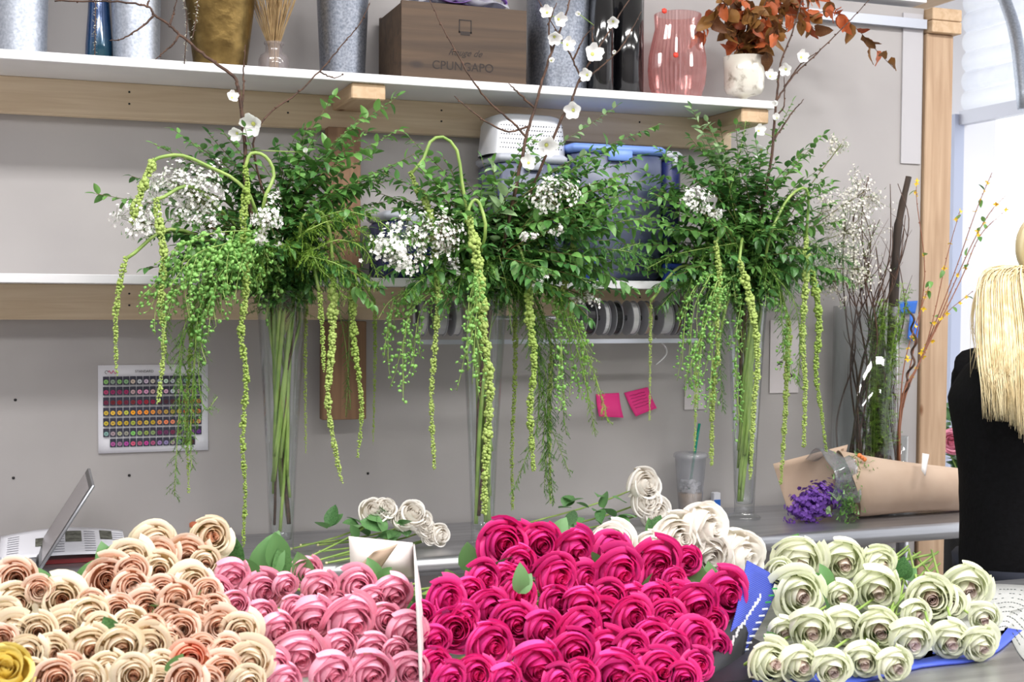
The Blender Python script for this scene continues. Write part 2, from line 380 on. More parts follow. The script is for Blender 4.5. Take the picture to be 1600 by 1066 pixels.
MB().lathe(c, [(.001, 0), (.062, 0), (.064, .004), (.074, .08), (.085, .17), (.096, .27), (.101, .3), (.097, .3), (.06, .03), (.001, .02)], 40).build('body', M_brass, t)
M_silver = leafmat('silver_leaf', (176, 176, 160), (222, 220, 205), .2, .4)
def dangle(px0, py1, y, label):
    pts = bez([onY(px0[0], -70, y+.03), onY(px0[0], -20, y), onY(px0[1], 30, y-.02), onY(px0[2], py1, y-.02)], 14)
    t = thing('silver_sprig', label, 'sprig', pts[0], 'silvery dried sprigs'); mb = MB(); MB().tube(pts, .0012, 4).build('stem', M_bark, t)
    for p, d, f in along(pts, .0035):
        q = (rv()+Vector((0, 0, -.3))).normalized(); s = frame(q)[0]*.0022; L = R.uniform(.007, .012)
        mb.add([p, p+q*L*.5+s, p+q*L, p+q*L*.5-s], [(0, 1, 2, 3)])
    mb.build('needles', M_silver, t, kind='stuff')
dangle((283, 292, 288), 100, -.27, 'silvery dried sprig dangling beside the brass vase')
dangle((310, 306, 300), 62, -.27, 'silvery dried sprig dangling beside the brass vase')
dangle((150, 149, 148), 88, -.19, 'thin dried silvery sprig hanging across the blue vase')
# jar with dried grass
c = lbase(428, -.15); t = thing('glass_jar', 'small square-shouldered clear glass jar holding dried grass', 'jar', c)
MB().lathe(c, [(.001, .001), (.036, .001), (.039, .006), (.039, .04), (.034, .052), (.022, .06), (.021, .078), (.025, .08), (.025, .086), (.019, .086), (.018, .06), (.034, .046), (.035, .008), (.001, .006)], 32).build('body', glass('jar_glass', (240, 238, 238), .05, 1.45, .12, (215, 205, 205)), t)
g = thing('dried_grass', 'tuft of straw coloured dried grass standing in the glass jar', 'grass', c+Vector((0, 0, .01)))
mb = MB()
for i in range(150):
    a = R.uniform(0, 6.28); r = R.random(); q = Vector((math.cos(a), math.sin(a), 0))
    mb.tube(bez([c+q*.012*r+Vector((0, 0, .01)), c+q*.015*r+Vector((0, 0, .08)), c+q*(.05*r)+rv(.006)+Vector((0, 0, .17)), c+q*.09*r+rv(.02)+Vector((0, 0, .27))], 6), [.0009]*6+[.0003], 3, False)
mb.build('blades', mat('straw', (205, 178, 132), .7, c2=(170, 140, 98), scale=40), g, kind='stuff')
# crate
a = onY(627, 118, -.26); b = onY(822, 130, -.26); cw = b.x-a.x; ch = onY(720, 8, -.26).z-UZ
a.x -= .0; t = thing('wooden_crate', 'aged wooden wine crate with printed lettering on the high shelf', 'crate', ((a.x+b.x)/2, -.14, UZ))
cx = (a.x+b.x)/2; th = .012; z0 = UZ
MB().box((cx, -.26+th/2, z0+ch/2), (cw, th, ch)).build('front_panel', M_crate, t, False)
MB().box((cx, -.03, z0+ch/2), (cw, th, ch)).build('back_panel', M_crate, t, False)
for s in (-1, 1): MB().box((cx+s*(cw/2-th/2), -.142, z0+ch/2), (th, .21, ch-.01)).build('side_panel', M_stud if 0 else M_crate, t, False)
MB().box((cx, -.142, z0+.006), (cw-2*th, .21, .012)).build('bottom_panel', M_crate, t, False)
fy = -.2604; X, Z = (1, 0, 0), (0, 0, 1)
text('CPUNGAPO', .031, M_ink, t, (onY(675, 112, fy).x, fy, onY(720, 110, fy).z), X, Z, name='crate_lettering')
text('Rouge de', .024, M_ink, t, (onY(700, 86, fy).x, fy, onY(720, 87, fy).z), X, Z, .5, name='script_lettering')
p = onY(727, 42, fy); mb = MB()
for dx, dz_, wx, wz in ((0, .017, .034, .003), (0, -.014, .036, .004), (-.016, 0, .003, .034), (.016, 0, .003, .034), (0, -.019, .026, .006)): mb.box((p.x+dx, fy, p.z+dz_), (wx, .0006, wz))
mb.build('crate_emblem', M_ink, t, False)
# cellophane with lilac ribbon on the crate
pz = UZ+ch
t = thing('cellophane_bundle', 'crumpled cellophane and lilac ribbon bundle on the wooden crate', 'bundle', (cx, -.14, pz))
def crum(u, v): return (cx-.12+.25*u, -.24+.19*v, pz+.004+.035*math.sin(u*9+v*5)**2*(.3+v)+.02*math.sin(v*17+u*3)**2)
MB().sheet(crum, 22, 14, .001).build('film', glass('cellophane', (235, 235, 242), .1, 1.5, .35, (220, 220, 230)), t)
M_lil = mat('lilac_ribbon', (150, 110, 190), .4)
for k in range(3):
    q = Vector((cx-.02+.055*k, -.235+.02*k, pz+.012))
    MB().sheet(lambda u, v: q+Vector((.05*math.cos(u*6.28), .025*v, .02+.02*math.sin(u*6.28))), 20, 2, .0008).build('ribbon', M_lil, t)
# black cylinders
for px0, px1, y, lab in ((918, 957, -.2, 'slim glossy black cylinder vase next to a zinc bucket'), (950, 1003, -.13, 'wide glossy black cylinder vase beside the pink ribbed vase')):
    a = onY(px0, 100, y); b = onY(px1, 100, y); c = Vector(((a.x+b.x)/2, y, UZ)); r = (b.x-a.x)/2; t = thing('cylinder_vase', lab, 'vase', c)
    MB().lathe(c, [(.001, 0), (r-.002, 0), (r, .002), (r, .36), (r-.003, .36), (r-.003, .01), (.001, .01)], 40).build('body', M_black, t)
# pink ribbed vase
c = lbase(1058, -.15); t = thing('ribbed_vase', 'pink ribbed glass vase with bellied sides on the high shelf', 'vase', c)
pr = [(.001, .002), (.055, .002), (.066, .012), (.078, .05), (.082, .09), (.08, .13), (.072, .17), (.063, .21), (.066, .25), (.062, .25), (.058, .21), (.067, .17), (.075, .13), (.077, .09), (.073, .05), (.06, .014), (.001, .01)]
MB().lathe(c, pr, 80, 1, .028).build('body', M_pink_glass, t, False)
M_red = mat('red_sticker', (222, 58, 40), .5)
for px, py in ((1056, 86), (1038, 17)):
    p = onY(px, py, -.235); MB().blob(p, (.009, .002, .009)).build('red_sticker', M_red, t)
# mercury goblet
c = lbase(1163, -.19); t = thing('goblet_vase', 'speckled silvery glass goblet vase holding autumn leaves', 'vase', c)
MB().lathe(c, [(.001, 0), (.03, 0), (.03, .004), (.012, .008), (.01, .018), (.02, .022), (.05, .03), (.057, .045), (.058, .09), (.062, .135), (.059, .135), (.054, .09), (.05, .04), (.001, .03)], 40).build('body', M_merc, t)
GOB = c
# ------------------------------------------------------------------ plant kit
def leaf_mesh(name, m, wid=.42, fold=.25, curl=.25, nu=4, nv=6, tip=1.0, wave=0):
    mb = MB()
    def fn(u, v):
        h = wid*.5*(math.sin(math.pi*min(1, v**.8*tip))**.75+.02)
        x = (u*2-1)*h
        return (x, v, fold*abs(x)-curl*v*v+wave*math.sin(v*14)*abs(u-.5))
    mb.sheet(fn, nu, nv); return mb.mesh(name, m)
LEAF = {'ruscus': [leaf_mesh('leaf', M_leaf, .52, .3, c_) for c_ in (.1, .3, .5)], 'pale': [leaf_mesh('leaf', M_leaf2, .5, .25, c_) for c_ in (.05, .3)],
        'dark': [leaf_mesh('leaf', M_leaf3, .52, .3, c_) for c_ in (.1, .4)],
        'autumn': [leaf_mesh('leaf', M_autumn, .6, .35, .35, wave=.08), leaf_mesh('leaf', M_autumn2, .62, .4, .5, wave=.1)],
        'rose': [leaf_mesh('leaf', leafmat('rose_leaf', (46, 92, 46), (104, 150, 92), .2, .4), .68, .2, c_) for c_ in (.1, .35)],
        'slim': [leaf_mesh('leaf', M_leaf3, .26, .25, .3)]}
def put_leaf(parent, kind, p, d, L, up=None):
    d = d.normalized(); u = (up or (Vector((0, 0, 1))+rv(.5)))
    x = d.cross(u)
    x = x.normalized() if x.length > 1e-4 else frame(d)[0]
    return inst('leaf', R.choice(LEAF[kind]), parent, p, axes(x, d, x.cross(d)), (L, L, L))
def sprig(name, label, cat, group, path, kind, L=.03, step=.013, start=.3, stem_m=None, r=.0018, droop=0):
    t = thing(name, label, cat, path[0], group); n = len(path)
    MB().tube(path, [r*(1-.6*i/(n-1)) for i in range(n)], 5).build('stem', stem_m or M_stemd, t)
    s = 1; ph = R.uniform(0, 6.28)
    for p, d, f in along(path, step):
        if f < start: continue
        x, y, _ = frame(d); ph += 2.4; a = ph if R.random() < .35 else (0 if s > 0 else math.pi)+R.uniform(-.6, .6); s = -s
        q = (x*math.cos(a)+y*math.sin(a))+d*R.uniform(.3, .8)+Vector((0, 0, -droop))
        put_leaf(t, kind, p, q, L*R.uniform(.85, 1.35)*(1-.35*max(0, f-.8)/.2))
    put_leaf(t, kind, path[-1], path[-1]-path[-2], L*.7)
    return t
def amaranth(label, group, hook, rope, r0=.0105, tip=.4, mm=None):
    """smooth arching stem (hook) then knobbly hanging tassel (rope)"""
    t = thing('hanging_amaranth', label, 'amaranth', hook[0], group)
    MB().tube(hook, [.0041]*len(hook), 7).build('stem', M_stemg, t)
    mb = MB(); k = 0
    for p, d, f in along(rope, .0075):
        x, y, _ = frame(d); k += 1
        rr = r0*(1-(1-tip)*f)*(.5+.5*min(1, f*14))*(1+.2*math.sin(k*.9)+R.uniform(-.15, .15))
        for j in range(11):
            a = R.uniform(0, 6.283); q = p+(x*math.cos(a)+y*math.sin(a))*rr*R.uniform(.4, .8)+d*R.uniform(-.006, .006)
            mb.blob(q, rr*R.uniform(.28, .52), Euler((R.random()*3, R.random()*3, 0)).to_matrix())
    mb.build('tassel', mm or M_amar, t)
    return t
def lepidium(label, group, path, spread=.05, npod=26, r=.0052, branches=5):
    t = thing('pod_spray', label, 'greenery', path[0], group); n = len(path)
    MB().tube(path, [.0016*(1-.5*i/(n-1)) for i in range(n)], 5).build('stem', M_stemg, t)
    pod = MB(); tw = MB(); L = along(path, .004)
    for b in range(branches):
        f0 = .35+.6*b/branches; p0 = L[int(f0*(len(L)-1))][0]; d0 = L[int(f0*(len(L)-1))][1]
        side = rv(); side = (side-d0*side.dot(d0)).normalized()
        end = p0+side*spread*R.uniform(.4, 1)+d0*R.uniform(.02, .05)+Vector((0, 0, -R.uniform(.03, .1)))
        sp = bez([p0, p0.lerp(end, .5)+d0*.01, end], 6); tw.tube(sp, .0008, 4)
        for p, d, f in along(sp, max(.004, (end-p0).length/(npod/branches*1.6))):
            q = p+rv(.010)+side*.003; tw.tube([p, q], .0005, 3); n_ = rv().normalized()
            s = r*R.uniform(.7, 1.1)*(1-.35*f); pod.blob(q, (s, s, s*.45), axes(*frame(n_)))
    for p, d, f in L[::3]:
        if f < .3: continue
        q = p+rv(.012); n_ = rv(); s = r*R.uniform(.7, 1.1)*(1-.4*f); pod.blob(q, (s, s, s*.45), axes(*frame(n_)))
    tw.build('stalks', M_stemg, t, kind='stuff'); pod.build('seed_pods', M_pod, t, kind='stuff')
    return t
def fern(label, group, path, spread=.045, m=None, dens=.007, nl=.011, name='asparagus_fern'):
    t = thing(name, label, 'fern', path[0], group); n = len(path)
    MB().tube(path, [.0016*(1-.5*i/(n-1)) for i in range(n)], 5).build('stem', M_stemg, t)
    mb = MB()
    for p, d, f in along(path, dens):
        if f < .15: continue
        side = rv(); side = (side-d*side.dot(d)).normalized(); l = spread*R.uniform(.3, 1)*(1-.6*f*f)
        e = p+side*l+d*l*.6+Vector((0, 0, -.35*l)); mid = p.lerp(e, .5)+Vector((0, 0, .1*l)); tw = [p, mid, e]
        mb.tube(tw, .0004, 3, False)
        for q, dd, g in along(tw, .004):
            for k in range(3):
                nd = (rv()+dd*.8).normalized(); s = frame(nd)[0]*.0009
                mb.add([q-s, q+s, q+nd*nl*R.uniform(.6, 1.1)], [(0, 1, 2)])
    mb.build('needles', m or M_fern, t, kind='stuff')
    return t
def floret(mb, c, n, s):
    x, y, z = frame(n); N = 5; a0 = R.random()*6
    for k in range(N):
        a = a0+k*6.283/N; q = x*math.cos(a)+y*math.sin(a); w_ = (x*-math.sin(a)+y*math.cos(a))*s*.36
        mb.add([c, c+q*s*.55+w_+z*s*.25, c+q*s+z*s*.2, c+q*s*.55-w_+z*s*.25], [(0, 1, 2, 3)])
def waxspray(label, group, base, c, rad, n, s=.0046, m=None, name='white_flower_spray', sparse=1):
    t = thing(name, label, 'flowers', base, group)
    st_ = bez([base, base.lerp(c, .5)+Vector((0, 0, .03)), c], 8); MB().tube(st_, .0016, 5).build('stem', M_stemd, t)
    fl = MB(); tw = MB(); gr = MB(); clumps = []
    for i in range(max(3, n//14)):
        d = rv()
        while d.length > 1: d = rv()
        q = c+Vector((d.x*rad[0], d.y*rad[1], d.z*rad[2])); clumps.append(q)
        tw.tube(bez([st_[-2].lerp(c, .4), c.lerp(q, .5)+rv(.006), q], 4), .0007, 3)
    for i in range(n):
        q = R.choice(clumps); e = q+Vector((R.gauss(0, 1), R.gauss(0, 1), R.gauss(0, 1)))*min(rad)*.3*sparse
        if R.random() < .4: tw.tube([q, e], .0004, 3, False)
        nn = ((e-c).normalized()+rv(.7)+Vector((-.1, -.6, .3))).normalized(); floret(fl, e, nn, s*R.uniform(.7, 1.25))
        if i % 3 == 0:
            for k in range(2):
                g_ = e+rv(.012); nd = rv().normalized(); w_ = frame(nd)[0]*.0011; gr.add([g_-w_, g_+w_, g_+nd*.012], [(0, 1, 2)])
    tw.build('twigs', M_stemd, t, kind='stuff'); fl.build('florets', m or M_wax, t, kind='stuff'); gr.build('needles', M_leaf, t, kind='stuff')
    return t
# blossoms: five cupped petals and yellow centre
PET = MB().sheet(lambda u, v: ((u*2-1)*.42*math.sin(math.pi*min(1, .12+v*.8))**.6, v, .35*v*v+.15*(u*2-1)**2), 4, 4).mesh('petal', M_quince)
CEN = MB().blob((0, 0, .12), (.17, .17, .14)).mesh('stamens', mat('stamen_yellow', (200, 206, 110), .6))
def blossom(parent, p, n, s, pet=PET, cen=CEN, cup=.35, k=5):
    x, y, z = frame(n); b = inst('blossom', cen, parent, p, axes(x, y, z), s)
    for j in range(k):
        a = j*6.283/k+R.uniform(-.1, .1); rot = Matrix.Rotation(a, 3, 'Z') @ Matrix.Rotation(cup+R.uniform(-.1, .1), 3, 'X')
        o = bpy.data.objects.new('petal', pet); COL.objects.link(o); o.parent = b; o.matrix_basis = rot.to_4x4()
    return b
def branch(label, group, polys, y, r=.0042, flowers=(), base=None, name='quince_branch', m=None, buds=6, dy=0.0):
    """polys: list of pixel polylines (the first one is the main stem); y: plane of the branch"""
    t = None; allp = []
    for k, pl in enumerate(polys):
        m_ = len(pl)
        pts = [onY(px, py, y+dy*i/(m_-1)+(R.uniform(-.015, .015) if k else 0)*(i/(m_-1))) for i, (px, py) in enumerate(pl)]
        if k == 0 and base is not None: pts = instem(base, .08)+[q for q, (px, py) in zip(pts, pl) if py < 330]
        if k: pts[0] = min((q for a_ in allp for q in a_), key=lambda q: (q-pts[0]).length).copy()
        path = bez(pts, 6*len(pts)); path = [q+rv(.0012) for q in path]; n = len(path)
        if t is None: t = thing(name, label, 'branch', path[0], group)
        rr = r if k == 0 else r*.5
        MB().tube(path, [rr*(1-.75*i/(n-1))+.0004 for i in range(n)], 6).build('stem' if k == 0 else 'twig', m or M_bark, t)
        allp.append(path)
    knob = MB()
    for path in allp:
        for p, d, f in along(path, .035): knob.blob(p+rv(.002), R.uniform(.0022, .0035))
    knob.build('buds', m or M_bark, t, kind='stuff')
    for px, py, s in flowers:
        p = onY(px, py, y-.012); nn = (CAM-p).normalized()+rv(.5)+Vector((0, 0, .1))
        s2 = s*dep(p)/F; blossom(t, p, nn, s2, cup=.3 if s > 11 else .75)
        tgt = min((q for path in allp for q in path), key=lambda q: (q-p).length)
        MB().tube([tgt, p], .0012, 4).build('flower_stalk', M_stemg, t)
    return t

# ------------------------------------------------------------------ three tall arrangements
def pxpath(pts, y, n=None, y2=None):
    m_ = len(pts); return bez([onY(a, b, y if y2 is None else y+(y2-y)*i/(m_-1)) for i, (a, b) in enumerate(pts)], n or 5*m_)
VH = .655
WHO = ('laptop-side', 'middle', 'coffee-side')
class Arr: pass
def vase(i, px, y, lab):
    A = Arr(); q = onY(px, 640, y); A.c = Vector((q.x, y, TZ)); c = A.c; A.i = i
    A.m = c+Vector((0, 0, VH)); A.n = ('beside the wall chart', 'in the middle of the three', 'beside the coffee cup')[i]
    t = thing('trumpet_vase', lab, 'vase', c)
    out = [(.001, 0), (.046, 0), (.048, .004), (.044, .009), (.03, .016), (.029, .03), (.031, .08), (.0375, .25), (.048, .45), (.061, VH-.003), (.062, VH)]
    inn = [(.0595, VH), (.058, VH-.003), (.0455, .45), (.035, .25), (.0285, .08), (.024, .045), (.001, .04)]
    MB().lathe(c, out+inn, 40).build('glass_body', M_glass, t)
    A.t = t
    A.rad = lambda z: .026+.030*max(0, (z-.05)/(VH-.05))
    return A
ARR = [vase(0, 440, -.34, 'tall clear trumpet vase of trailing greenery nearest the wall chart'),
       vase(1, 755, -.36, 'tall clear trumpet vase of trailing greenery, middle of the three'),
       vase(2, 1165, -.20, 'tall clear trumpet vase of trailing greenery behind the coffee cup')]
def instem(A, zlow=None):
    """points of a stem from low in the vase up to its mouth"""
    z0 = zlow if zlow is not None else R.uniform(.07, .3)
    a = R.uniform(0, 6.28); b = a+math.pi+R.uniform(-.8, .8)
    f = lambda z, a, k: A.c+Vector((math.cos(a)*A.rad(z)*k, math.sin(a)*A.rad(z)*k, z))
    return [f(z0, a, .65), f((z0+VH)/2, (a+b)/2, .35), f(VH-.02, b, .7)]
def tip_path(A, T, rise=.5, zl=.45, n=16):
    s = instem(A, zl)[1:]; m_ = s[-1]; d = T-m_
    return bez(s+[m_+Vector((d.x*.3, d.y*.4, max(.05, d.z*rise+.06))), T], n)
def leafy(A, px, py, y, kind='ruscus', L=.03, step=.0095, start=.25, rise=.5, zl=.5, droop=.1, lab=None):
    nm = {'ruscus': 'glossy green leafy branch', 'dark': 'dark green leafy branch', 'pale': 'pale matt green leafy branch', 'slim': 'slim leaved dark branch'}[kind]
    return sprig('leafy_branch', lab or f'{nm} in the tall vase {A.n}', 'branch', f'{nm}es, vase {A.n}', tip_path(A, onY(px, py, y), rise, zl), kind, L, step, start, droop=droop)
def ama(A, hook, rope, y, r0=.0105, tip=.4, lab=None):
    rp = pxpath(rope, y, 8*len(rope)); mouth = instem(A, R.uniform(.05, .3))
    if hook is None: hk = [(rp[0]+Vector((0, 0, .03))).lerp(A.m+Vector((0, 0, .12)), .35)+Vector((0, 0, .03)), rp[0]]
    else: hk = [onY(a, b, y) for a, b in hook]+[rp[0]]
    h = bez(mouth+hk, 24)
    return amaranth(lab or f'pale green hanging amaranth tassel from the tall vase {A.n}', f'amaranth tassels, vase {A.n}', h, rp, r0, tip)
A1, A2, A3 = ARR
ama(A1, [(400, 330), (372, 285), (330, 262), (285, 243), (250, 246)], [(240, 252), (228, 280), (213, 320), (205, 350)], -.50, .011, .9, 'short thick amaranth tassel arching out above the white flowers beside the chart')
ama(A1, None, [(196, 405), (188, 440), (181, 490), (181, 540), (182, 584)], -.50, .0085, .5)
ama(A1, None, [(244, 312), (249, 350), (256, 400), (252, 470), (256, 540), (247, 632)], -.52, .0105, .45)
ama(A1, [(410, 330), (428, 275), (415, 245), (392, 240)], [(383, 262), (386, 290), (380, 345), (384, 400), (384, 460), (376, 520), (385, 590), (379, 680), (383, 770), (380, 856)], -.52, .0105, .42, 'longest amaranth tassel, reaching down to the worktable beside the first vase')
ama(A1, None, [(300, 480), (297, 560), (292, 640), (295, 770)], -.47, .0065, .5)
ama(A1, None, [(499, 455), (503, 510), (506, 580)], -.46, .007, .7)
ama(A1, [(470, 350), (498, 330), (515, 360)], [(520, 420), (519, 540), (512, 620), (523, 700), (534, 752)], -.46, .0125, .4)
ama(A1, None, [(550, 445), (553, 530), (562, 600), (565, 650), (559, 714)], -.44, .0105, .4)
ama(A1, None, [(478, 450), (477, 600), (478, 706)], -.3, .0065, .4)
ama(A1, None, [(585, 470), (586, 560), (583, 692)], -.29, .006, .4)
ama(A2, [(735, 370), (722, 285), (714, 235), (692, 214), (672, 222), (662, 248)], [(642, 272), (655, 300), (670, 330), (680, 400), (684, 480), (678, 560), (674, 640), (679, 735)], -.46, .010, .55, 'amaranth tassel with tall hooked stem arching over the middle vase')
ama(A2, [(758, 370), (752, 325), (742, 312), (733, 325)], [(733, 340), (745, 400), (751, 460), (756, 520), (765, 600), (762, 680), (758, 740), (757, 802)], -.52, .014, .6, 'thick amaranth tassel hanging straight in front of the middle vase')
ama(A2, None, [(825, 430), (828, 500), (835, 570), (828, 640), (834, 735)], -.47, .0125, .5)
ama(A2, None, [(893, 330), (897, 380), (888, 420), (880, 452)], -.42, .012, .8)
ama(A2, None, [(804, 470), (805, 580), (800, 700), (801, 798)], -.31, .007, .6)
ama(A2, None, [(862, 540), (858, 660), (860, 785)], -.33, .0075, .5)
ama(A3, None, [(1118, 380), (1124, 430), (1120, 500), (1123, 570)], -.36, .009, .6)
ama(A3, None, [(1155, 408), (1165, 440), (1178, 500), (1184, 560), (1178, 640), (1172, 748)], -.37, .0125, .4)
ama(A3, [(1200, 380), (1225, 320), (1248, 296), (1263, 303)], [(1260, 370), (1259, 440), (1254, 520), (1258, 600), (1256, 696)], -.33, .0115, .5)
ama(A3, None, [(1270, 425), (1280, 500), (1275, 580), (1283, 640), (1291, 706)], -.31, .0115, .4)
ama(A3, None, [(1233, 500), (1229, 600), (1225, 680), (1220, 757)], -.25, .011, .45)
ama(A3, None, [(1088, 560), (1087, 640), (1085, 705)], -.3, .006, .5)
ama(A3, None, [(1118, 560), (1113, 640), (1112, 727)], -.27, .0095, .6)
ama(A3, None, [(1017, 470), (1016, 560), (1015, 656)], -.3, .005, .6)
# thick bare stems inside the vases
for A in ARR:
    for k in range(5):
        s = instem(A, R.uniform(.05, .2)); s[-1].z += .1
        tag(MB().tube(bez(s, 12), [.0056]*13, 8).build('cut_stalk', M_stemg, loc=s[0]), f'thick cut green stem standing in the tall vase {A.n}', 'stem', f'cut stems, vase {A.n}')
# leafy branches: tips read from the photograph, then fill
for px, py, y, k, L in ((150, 303, -.44, 'ruscus', .036), (272, 203, -.40, 'ruscus', .03), (240, 225, -.44, 'ruscus', .028), (205, 275, -.38, 'dark', .028), (330, 225, -.36, 'dark', .03),
        (480, 200, -.4, 'ruscus', .032), (520, 150, -.36, 'ruscus', .034), (622, 150, -.4, 'ruscus', .034), (575, 205, -.45, 'ruscus', .032), (615, 260, -.45, 'dark', .03), (545, 290, -.5, 'ruscus', .032), (470, 260, -.48, 'dark', .032),
        (225, 420, -.45, 'dark', .028), (500, 330, -.55, 'dark', .03), (330, 330, -.5, 'dark', .03), (430, 230, -.42, 'dark', .03), (440, 400, -.52, 'dark', .03), (580, 330, -.42, 'dark', .03)):
    leafy(A1, px, py, y, k, L)
for px, py, y, k, L in ((692, 245, -.36, 'dark', .03), (640, 215, -.38, 'ruscus', .03), (705, 265, -.45, 'dark', .032), (770, 260, -.46, 'pale', .04), (805, 285, -.5, 'pale', .04), (965, 165, -.42, 'pale', .024), (1028, 195, -.4, 'ruscus', .026),
        (930, 330, -.45, 'ruscus', .03), (945, 400, -.45, 'ruscus', .03), (985, 290, -.4, 'ruscus', .03), (900, 265, -.42, 'ruscus', .03), (860, 360, -.52, 'dark', .03), (790, 350, -.55, 'dark', .03), (760, 400, -.5, 'dark', .03), (850, 420, -.46, 'dark', .03), (640, 320, -.45, 'dark', .03), (700, 330, -.42, 'ruscus', .03), (920, 240, -.34, 'pale', .03), (935, 470, -.42, 'ruscus', .026)):
    leafy(A2, px, py, y, k, L)
for px, py, y, k, L in ((1080, 168, -.34, 'pale', .036), (1105, 190, -.36, 'pale', .036), (1238, 160, -.3, 'ruscus', .032), (1290, 255, -.3, 'ruscus', .032), (1300, 285, -.34, 'ruscus', .032), (1045, 280, -.3, 'ruscus', .03), (1150, 195, -.3, 'ruscus', .034), (1190, 240, -.36, 'ruscus', .034),
        (1025, 350, -.35, 'ruscus', .03), (1040, 400, -.34, 'ruscus', .03), (1070, 420, -.38, 'ruscus', .028), (1130, 260, -.4, 'ruscus', .034), (1250, 250, -.38, 'ruscus', .034), (1170, 330, -.42, 'ruscus', .032), (1220, 340, -.4, 'dark', .032), (1110, 340, -.42, 'ruscus', .032), (1280, 340, -.36, 'dark', .03), (1200, 400, -.36, 'dark', .03), (1020, 455, -.3, 'ruscus', .026), (1140, 400, -.38, 'dark', .03)):
    leafy(A3, px, py, y, k, L)
for A, tips in ((A2, ((1005, 250), (990, 275), (1015, 310), (1030, 345), (1000, 360), (985, 400), (1010, 420), (960, 290), (950, 340), (935, 265), (925, 300), (970, 430), (940, 440), (900, 470), (975, 320), (960, 380), (585, 300), (600, 270), (620, 330), (655, 250), (630, 360), (600, 420), (665, 300), (900, 420), (985, 455), (955, 230), (1010, 285), (905, 330), (920, 360), (945, 310), (965, 350), (990, 330), (975, 270), (1000, 300), (930, 400), (955, 420), (915, 285))),
                (A1, ((560, 180), (590, 240), (640, 240), (600, 290), (630, 200), (545, 240), (500, 200), (455, 210), (620, 310), (580, 360), (300, 215), (350, 210))),
                (A3, ((1000, 330), (1010, 290), (1020, 380), (1060, 240), (1075, 215), (1095, 260), (1280, 215), (1265, 290), (1310, 320), (1320, 385), (1300, 430), (1055, 330), (1030, 430), (1000, 400), (985, 300), (995, 350), (1010, 260), (1030, 310), (975, 380), (1025, 240), (1040, 360), (990, 430)))):
    for px, py in tips: leafy(A, px+R.uniform(-8, 8), py+R.uniform(-8, 8), A.c.y-R.uniform(.04, .16), R.choice(['ruscus', 'ruscus', 'dark']), R.uniform(.028, .034), .0085, .35)
for A, cx_, cy_, rx, ry, n in ((A1, 410, 315, 205, 120, 54), (A2, 800, 335, 195, 120, 60), (A3, 1165, 315, 155, 125, 54)):
    for k in range(n):
        a = R.uniform(0, 6.28); r = math.sqrt(R.random()); lo = A.c.y-.2; y = R.uniform(lo, A.c.y+.02)
        leafy(A, cx_+rx*r*math.cos(a), cy_+ry*r*math.sin(a), y, R.choice(['ruscus', 'dark', 'ruscus', 'dark', 'slim']), R.uniform(.028, .038), .0105, .22)
# pod sprays
def lep(A, pts, y, sp=.045, n=30, br=6, r=.0055):
    p = pxpath(pts, y, 18); base = A.m+Vector((0, 0, .02)); full = bez(instem(A, .4)[1:]+[base.lerp(p[0], .5)+Vector((0, 0, .03))], 6)+p
    lepidium(f'trailing spray of round green seed pods from the vase {A.n}', f'seed pod sprays, vase {A.n}', full, sp, n, r, br)
for pts, y in (([(400, 370), (340, 385), (270, 420), (215, 470)], -.52), ([(390, 360), (330, 365), (280, 385), (240, 415)], -.55), ([(370, 390), (320, 410), (280, 450), (245, 490)], -.53), ([(360, 410), (330, 440), (310, 490), (305, 545)], -.53), ([(380, 395), (350, 420), (335, 450), (320, 500)], -.55), ([(360, 385), (300, 400), (255, 440), (225, 480)], -.5), ([(355, 380), (310, 395), (285, 420), (265, 450)], -.56)):
    lep(A1, pts, y, .05, 90, 12, .0078)
for pts, y in (([(700, 440), (650, 450), (610, 470), (590, 500)], -.45), ([(690, 450), (645, 480), (630, 540), (632, 610)], -.45), ([(690, 450), (660, 480), (650, 520), (645, 590)], -.43), ([(700, 445), (625, 470), (605, 520), (600, 560)], -.44), ([(740, 440), (732, 480), (730, 530), (732, 580)], -.54), ([(745, 430), (745, 480), (742, 530), (738, 600)], -.56), ([(860, 450), (880, 490), (895, 560), (910, 625)], -.42), ([(870, 460), (900, 500), (910, 560), (920, 600)], -.42), ([(860, 470), (875, 520), (880, 600), (885, 650)], -.44)):
    lep(A2, pts, y, .035, 52, 8, .007)
for pts, y in (([(1110, 430), (1085, 480), (1078, 540), (1070, 620)], -.36), ([(1120, 440), (1100, 490), (1095, 560), (1090, 640)], -.37), ([(1100, 430), (1075, 470), (1068, 530), (1066, 580)], -.35), ([(1130, 450), (1115, 500), (1112, 570), (1108, 640)], -.36), ([(1120, 440), (1105, 500), (1082, 560), (1080, 600)], -.38), ([(1200, 440), (1225, 480), (1232, 540), (1235, 600)], -.3), ([(1150, 520), (1150, 560), (1152, 620), (1155, 660)], -.3)):
    lep(A3, pts, y, .03, 54, 8, .007)
